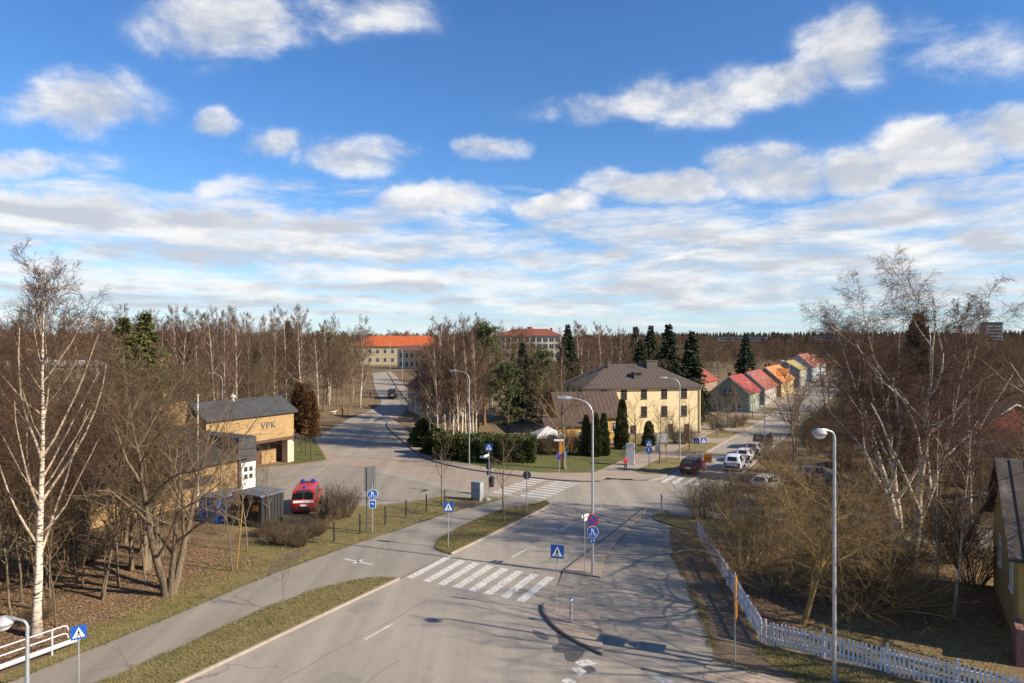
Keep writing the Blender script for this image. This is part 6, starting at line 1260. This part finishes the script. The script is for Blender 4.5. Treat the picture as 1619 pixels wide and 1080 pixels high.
# --- woods
for i, (px, D, key, k) in enumerate(((345, 118, 'spruce1', .9), (405, 135, 'spruce1', .85), (520, 150, 'pine0', 1.0), (300, 125, 'spruce1', 1.0), (455, 165, 'spruce1', 1.1))): one('conifer', key, AT(px, D), 'dark conifer scattered in the birch wood behind the station', group='conifers in the birch wood', sc=k)
one('bare_tree', 'maple', Vector((24.5, 23.5, 0)), 'bare tree at the near corner of the garden house', sc=1.35)
NOST = lambda p: (-37.5 < ST(p)[1] < -24 and 3 < ST(p)[0] < 40)
SEE = lambda p: p.x / p.y > -.50
scatter(74, -13, 11, -26, -9.2, ['thin0', 'thin1', 'thin0', 'decid1'], 'thin_tree', 'thin bare understorey tree in the left roadside wood', 'understorey of the roadside wood', .85, (.8, 1.35), avoid=SEE)
scatter(8, 9, 19, -24, -10.5, ['thin0'], 'thin_tree', 'thin bare tree between the fire station and the bike path', 'thin trees before the station', 1.3, (.65, .9))
scatter(22, -13, 8, -25, -10, ['lowshrub', 'shrub0'], 'bush', 'scrubby undergrowth bush in the roadside wood', 'undergrowth of the roadside wood', 1.2, (.6, 1.0), 'shrub')
scatter(20, -13, 8, -26, -10.5, ['decid0', 'decid2', 'birch0'], 'wood_tree', 'tall bare tree standing in the roadside wood', 'tall trees of the roadside wood', 2.0, (.8, 1.05), avoid=SEE)
FLATS = lambda p: -78 < p.x < -44 and 84 < p.y < 104
scatter(95, -14, 45, -76, -38, ['decid0', 'decid1', 'decid2', 'birch2', 'thin1'], 'wood_tree', 'bare tree in the dense wood around the white flats', 'wood around the white flats', 2.0, (.8, 1.12), avoid=lambda p: FLATS(p) or p.x < -75 or (-.65 < p.x / p.y < -.51 and p.y < 68 + 18 * (p.x / p.y < -.59)))
scatter(58, -88, -30, 92, 150, ['birch0', 'birch1', 'birch2', 'decid0', 'decid2'], 'birch_tree', 'bare birch in the wood behind the fire station', 'birch wood behind the station', 2.4, (.75, 1.25), xy=True, avoid=lambda p: p.x > -28 - (p.y - 110) * .18 or FLATS(p) or (p.x > -31 and p.y < 112))
scatter(46, -120, -42, 150, 215, ['birch0', 'birch1', 'decid0', 'birch2'], 'birch_tree', 'bare birch on the hill left of the uphill street', 'hill birches left of the street', 3.0, (.95, 1.25), xy=True)
scatter(16, -20, 2, 104, 190, ['decid0', 'decid1', 'birch0'], 'garden_tree', 'bare tree on the slope right of the uphill street', 'slope trees right of the street', 2.8, (.7, 1.0), xy=True, avoid=lambda p: p.x < -19 + max(0, 150 - p.y) * .12 or (p.x > -17 and p.y < 132 and p.x < -6))
SCH = lambda p: -.04 < p.x / p.y < .085
scatter(14, -8, 18, 122, 215, ['decid0', 'decid1', 'decid2'], 'garden_tree', 'low bare tree on the slope below the cream school', 'low trees below the school', 2.8, (.55, .72), xy=True, avoid=lambda p: not SCH(p))
scatter(40, -12, 38, 120, 225, ['birch1', 'birch2', 'decid0', 'decid2'], 'wood_tree', 'bare tree in the wood behind the yellow house', 'wood behind the yellow house', 2.8, (.85, 1.15), xy=True, avoid=lambda p: SCH(p) or (ST(p)[1] > -16 and ST(p)[0] > 100))
scatter(14, 2, 24, 108, 124, ['decid0', 'decid1', 'birch0'], 'garden_tree', 'bare tree close behind the yellow house', 'trees close behind the yellow house', 2.4, (.7, .95), xy=True)
scatter(90, 40, 150, 52, 190, ['decid0', 'decid1', 'decid2', 'birch1'], 'wood_tree', 'bare tree in the wide wood right of the street', 'wood right of the street', 2.6, (.75, 1.1), xy=True, avoid=lambda p: ST(p)[1] < 16 or ST(p)[1] > 110)
scatter(8, 26, 44, 40, 54, ['decid0', 'decid2', 'thin1'], 'garden_tree', 'bare tree behind the huge garden birch', 'trees behind the garden birch', 2.5, (.7, .9), xy=True, avoid=lambda p: ST(p)[1] < 16 or ST(p)[1] > 34)
scatter(46, -92, -28, 90, 160, ['thicket0', 'thicket1'], 'wood_thicket', 'dark bare thicket under the birches behind the station', 'thickets under the station birches', 2.6, (.8, 1.2), 'shrub', xy=True, avoid=lambda p: p.x > -29 - (p.y - 105) * .2 or FLATS(p) or (p.x > -33 and p.y < 112))
scatter(9, -36, -26, 118, 200, ['birch2', 'decid2', 'decid0'], 'bank_tree', 'bare tree on the bank close left of the uphill street', 'trees on the left bank', 2.5, (.75, 1.1), xy=True, avoid=lambda p: p.x > -27.5 - (p.y - 118) * .14)
scatter(40, -10, 60, 124, 240, ['thicket0', 'thicket1', 'decid2'], 'wood_thicket', 'dark bare thicket in the wood beyond the yellow house', 'thickets beyond the yellow house', 2.6, (.8, 1.2), 'shrub', xy=True, avoid=lambda p: -18 < ST(p)[1] < 12 or p.x < -10)
scatter(44, 30, 120, 50, 150, ['thicket0', 'thicket1'], 'wood_thicket', 'dark bare thicket in the wide wood beyond the garden', 'thickets in the wide wood', 2.4, (.8, 1.25), 'shrub', xy=True, avoid=lambda p: ST(p)[1] < 15 or ST(p)[1] > 80)
# --- the far woods, one mass to the horizon
def far_wood(name, label, key, n, seed, rad):
    rg = np.random.default_rng(seed); P = []
    while len(P) < n:
        D = math.sqrt(rg.uniform(rad[0] ** 2, rad[1] ** 2)); a = rg.uniform(-.78, .78); x, y = D * math.sin(a), D * math.cos(a); s, t = ST(Vector((x, y, 0)))
        if -22 < t < 12 and s < 300: continue
        if y < 300 and -72 < x < 22 and y > 212: continue
        if -46 < x < -22 and y < 240: continue
        if math.hypot(x - 430, y - 470) < 10: continue
        P.append((x, y, hz(x, y) - .1))
    me = bpy.data.meshes.new(name); me.from_pydata(P, [], []); o = link_mesh(name, me); tag(o, label, 'woodland', None, 'stuff')
    at = me.attributes.new('sc', 'FLOAT', 'POINT'); at.data.foreach_set('value', rg.uniform(.75, 1.2, n).astype(np.float32)); ar = me.attributes.new('rz', 'FLOAT_VECTOR', 'POINT'); ar.data.foreach_set('vector', np.stack([0 * rg.random(n), 0 * rg.random(n), rg.random(n) * 6.28], 1).astype(np.float32).ravel())
    ref = one('far_tree', key, Vector((P[0][0], P[0][1], 0)), {'far_birch': 'pale birch at the near edge of the far woods', 'far_decid': 'brown bare tree at the near edge of the far woods', 'far_spruce': 'dark spruce at the near edge of the far woods'}[key])
    ng = bpy.data.node_groups.new(name, 'GeometryNodeTree'); ng.interface.new_socket('Geometry', in_out='INPUT', socket_type='NodeSocketGeometry'); ng.interface.new_socket('Geometry', in_out='OUTPUT', socket_type='NodeSocketGeometry'); N = ng.nodes; L = ng.links
    gi = N.new('NodeGroupInput'); go = N.new('NodeGroupOutput'); jn = N.new('GeometryNodeJoinGeometry'); ip = N.new('GeometryNodeInstanceOnPoints')
    for ch in ref.children: oi = N.new('GeometryNodeObjectInfo'); oi.inputs[0].default_value = ch; oi.transform_space = 'ORIGINAL'; L.new(oi.outputs['Geometry'], jn.inputs[0])
    g2i = N.new('GeometryNodeGeometryToInstance'); L.new(jn.outputs[0], g2i.inputs[0])
    na = N.new('GeometryNodeInputNamedAttribute'); na.data_type = 'FLOAT'; na.inputs[0].default_value = 'sc'; nr = N.new('GeometryNodeInputNamedAttribute'); nr.data_type = 'FLOAT_VECTOR'; nr.inputs[0].default_value = 'rz'
    L.new(gi.outputs[0], ip.inputs['Points']); L.new(g2i.outputs[0], ip.inputs['Instance']); L.new(na.outputs[0], ip.inputs['Scale']); L.new(nr.outputs[0], ip.inputs['Rotation']); L.new(ip.outputs[0], go.inputs[0])
    md = o.modifiers.new('wood', 'NODES'); md.node_group = ng
far_wood('far_birch_wood', 'bare birch woods stretching to the horizon', 'far_birch', 2600, 1, (190, 900)); far_wood('far_brown_wood', 'brown leafless woods covering the far plain', 'far_decid', 5200, 2, (180, 1300)); far_wood('far_spruce_wood', 'dark conifer woods on the far ridge', 'far_spruce', 4200, 3, (420, 2300))
# --- grass tufts and fallen leaves near the street
def blades(name, label, polys, n, seed, m, ln=(.05, .13), wd=.008, flat=False, cat='grass', z0=.1):
    rg = np.random.default_rng(seed); areas = []
    pts = []
    for poly, z, share in polys:
        xs = np.array([p[0] for p in poly]); ys = np.array([p[1] for p in poly]); k = int(n * share); got = 0; c = []
        while got < k:
            x = rg.uniform(xs.min(), xs.max(), k * 2); y = rg.uniform(ys.min(), ys.max(), k * 2); ins = np.zeros(len(x), bool); j = len(xs) - 1
            for i in range(len(xs)):
                cnd = ((ys[i] > y) != (ys[j] > y)) & (x < (xs[j] - xs[i]) * (y - ys[i]) / (ys[j] - ys[i] + 1e-12) + xs[i]); ins ^= cnd; j = i
            q = np.stack([x[ins], y[ins], np.full(ins.sum(), z)], 1)[:k - got]; c.append(q); got += len(q)
        pts += c
    P = np.concatenate(pts); N = len(P); a = rg.random(N) * 6.28; L = rg.uniform(ln[0], ln[1], N)
    if flat: d = np.stack([np.cos(a), np.sin(a), rg.uniform(-.1, .35, N)], 1); s = np.stack([-np.sin(a), np.cos(a), rg.uniform(-.4, .4, N)], 1) * (L * .32)[:, None]
    else: d = np.stack([np.cos(a) * .8, np.sin(a) * .8, np.full(N, .8)], 1); s = np.stack([-np.sin(a), np.cos(a), 0 * a], 1) * wd
    v = np.stack([P - s * (.3 if flat else 1), P + d * (L * .5)[:, None] - s, P + d * L[:, None], P + d * (L * .5)[:, None] + s], 1).reshape(-1, 3)
    o = link_mesh(name, quads_mesh(name, [(v, np.arange(len(v)).reshape(-1, 4), 0)], (m,))); tag(o, label, cat, None, 'stuff')
M_blade = mat('grass_blade', (.22, .18, .075), .9, (.12, .12, .035), .6, 0, world_xyz=True); M_leaf = mat('fallen_leaf', (.34, .215, .12), .9, (.16, .092, .05), 3.0, 0, world_xyz=True)
blades('verge_grass', 'dry yellowed grass tufts on the road verges', [(v1, .10, .35), (v2, .10, .2), ([p for p in pl] + g2([(790, 785), (700, 787), (640, 797), (560, 804), (520, 815), (440, 840), (380, 868), (270, 937), (130, 1002), (60, 1047)]), .01, .35), (g2([(1190, 1030), (1205, 1021), (1300, 1050), (1420, 1075), (1330, 1110), (1250, 1070)]), .02, .1)], 60000, 5, M_blade, (.06, .16), .010)
blades('leaf_litter', 'brown fallen leaves covering the wood floor', [(s2([(-12, -7.6), (12, -8.6), (14, -24), (-12, -26)]), .015, .75), (g2([(1215, 1010), (1590, 1075), (1600, 900), (1300, 860), (1130, 860)]), .015, .25)], 80000, 6, M_leaf, (.07, .15), flat=True, cat='leaves')

def edge_blades(lines, n, seed):
    """tufts leaning over the edges of the asphalt"""
    rg = np.random.default_rng(seed); out = []
    for ln, z, share in lines:
        P = np.array([(p[0], p[1]) for p in ln]); d = np.diff(P, axis=0); L = np.linalg.norm(d, axis=1); c = np.concatenate([[0], np.cumsum(L)]); k = int(n * share); u = rg.uniform(0, c[-1], k); u = u[np.sin(u * 2.1) + np.sin(u * .73 + 1) + rg.normal(0, .8, k) > -.4]
        i = np.clip(np.searchsorted(c, u) - 1, 0, len(L) - 1); q = P[i] + d[i] * ((u - c[i]) / L[i])[:, None]; nn = np.stack([-d[i][:, 1], d[i][:, 0]], 1) / L[i][:, None]; q = q + nn * rg.normal(0, .09, (len(u), 1)); out.append(np.concatenate([q, np.full((len(u), 1), z)], 1))
    P = np.concatenate(out); N = len(P); a = rg.random(N) * 6.28; Ln = rg.uniform(.06, .17, N); d = np.stack([np.cos(a) * .9, np.sin(a) * .9, np.full(N, .6)], 1); s_ = np.stack([-np.sin(a), np.cos(a), 0 * a], 1) * .011
    v = np.stack([P - s_, P + d * (Ln * .5)[:, None] - s_, P + d * Ln[:, None], P + d * (Ln * .5)[:, None] + s_], 1).reshape(-1, 3)
    o = link_mesh('edge_grass', quads_mesh('edge_grass', [(v, np.arange(len(v)).reshape(-1, 4), 0)], (M_blade,))); tag(o, 'ragged grass creeping over the asphalt edges', 'grass', None, 'stuff')
edge_blades([(pl, .03, .35), (pr, .10, .25), (pr2, .10, .15), (g2([(1064, 876), (1083, 916), (1108, 967), (1124, 1020), (1128, 1045), (1200, 1068)]), .03, .25)], 26000, 9)
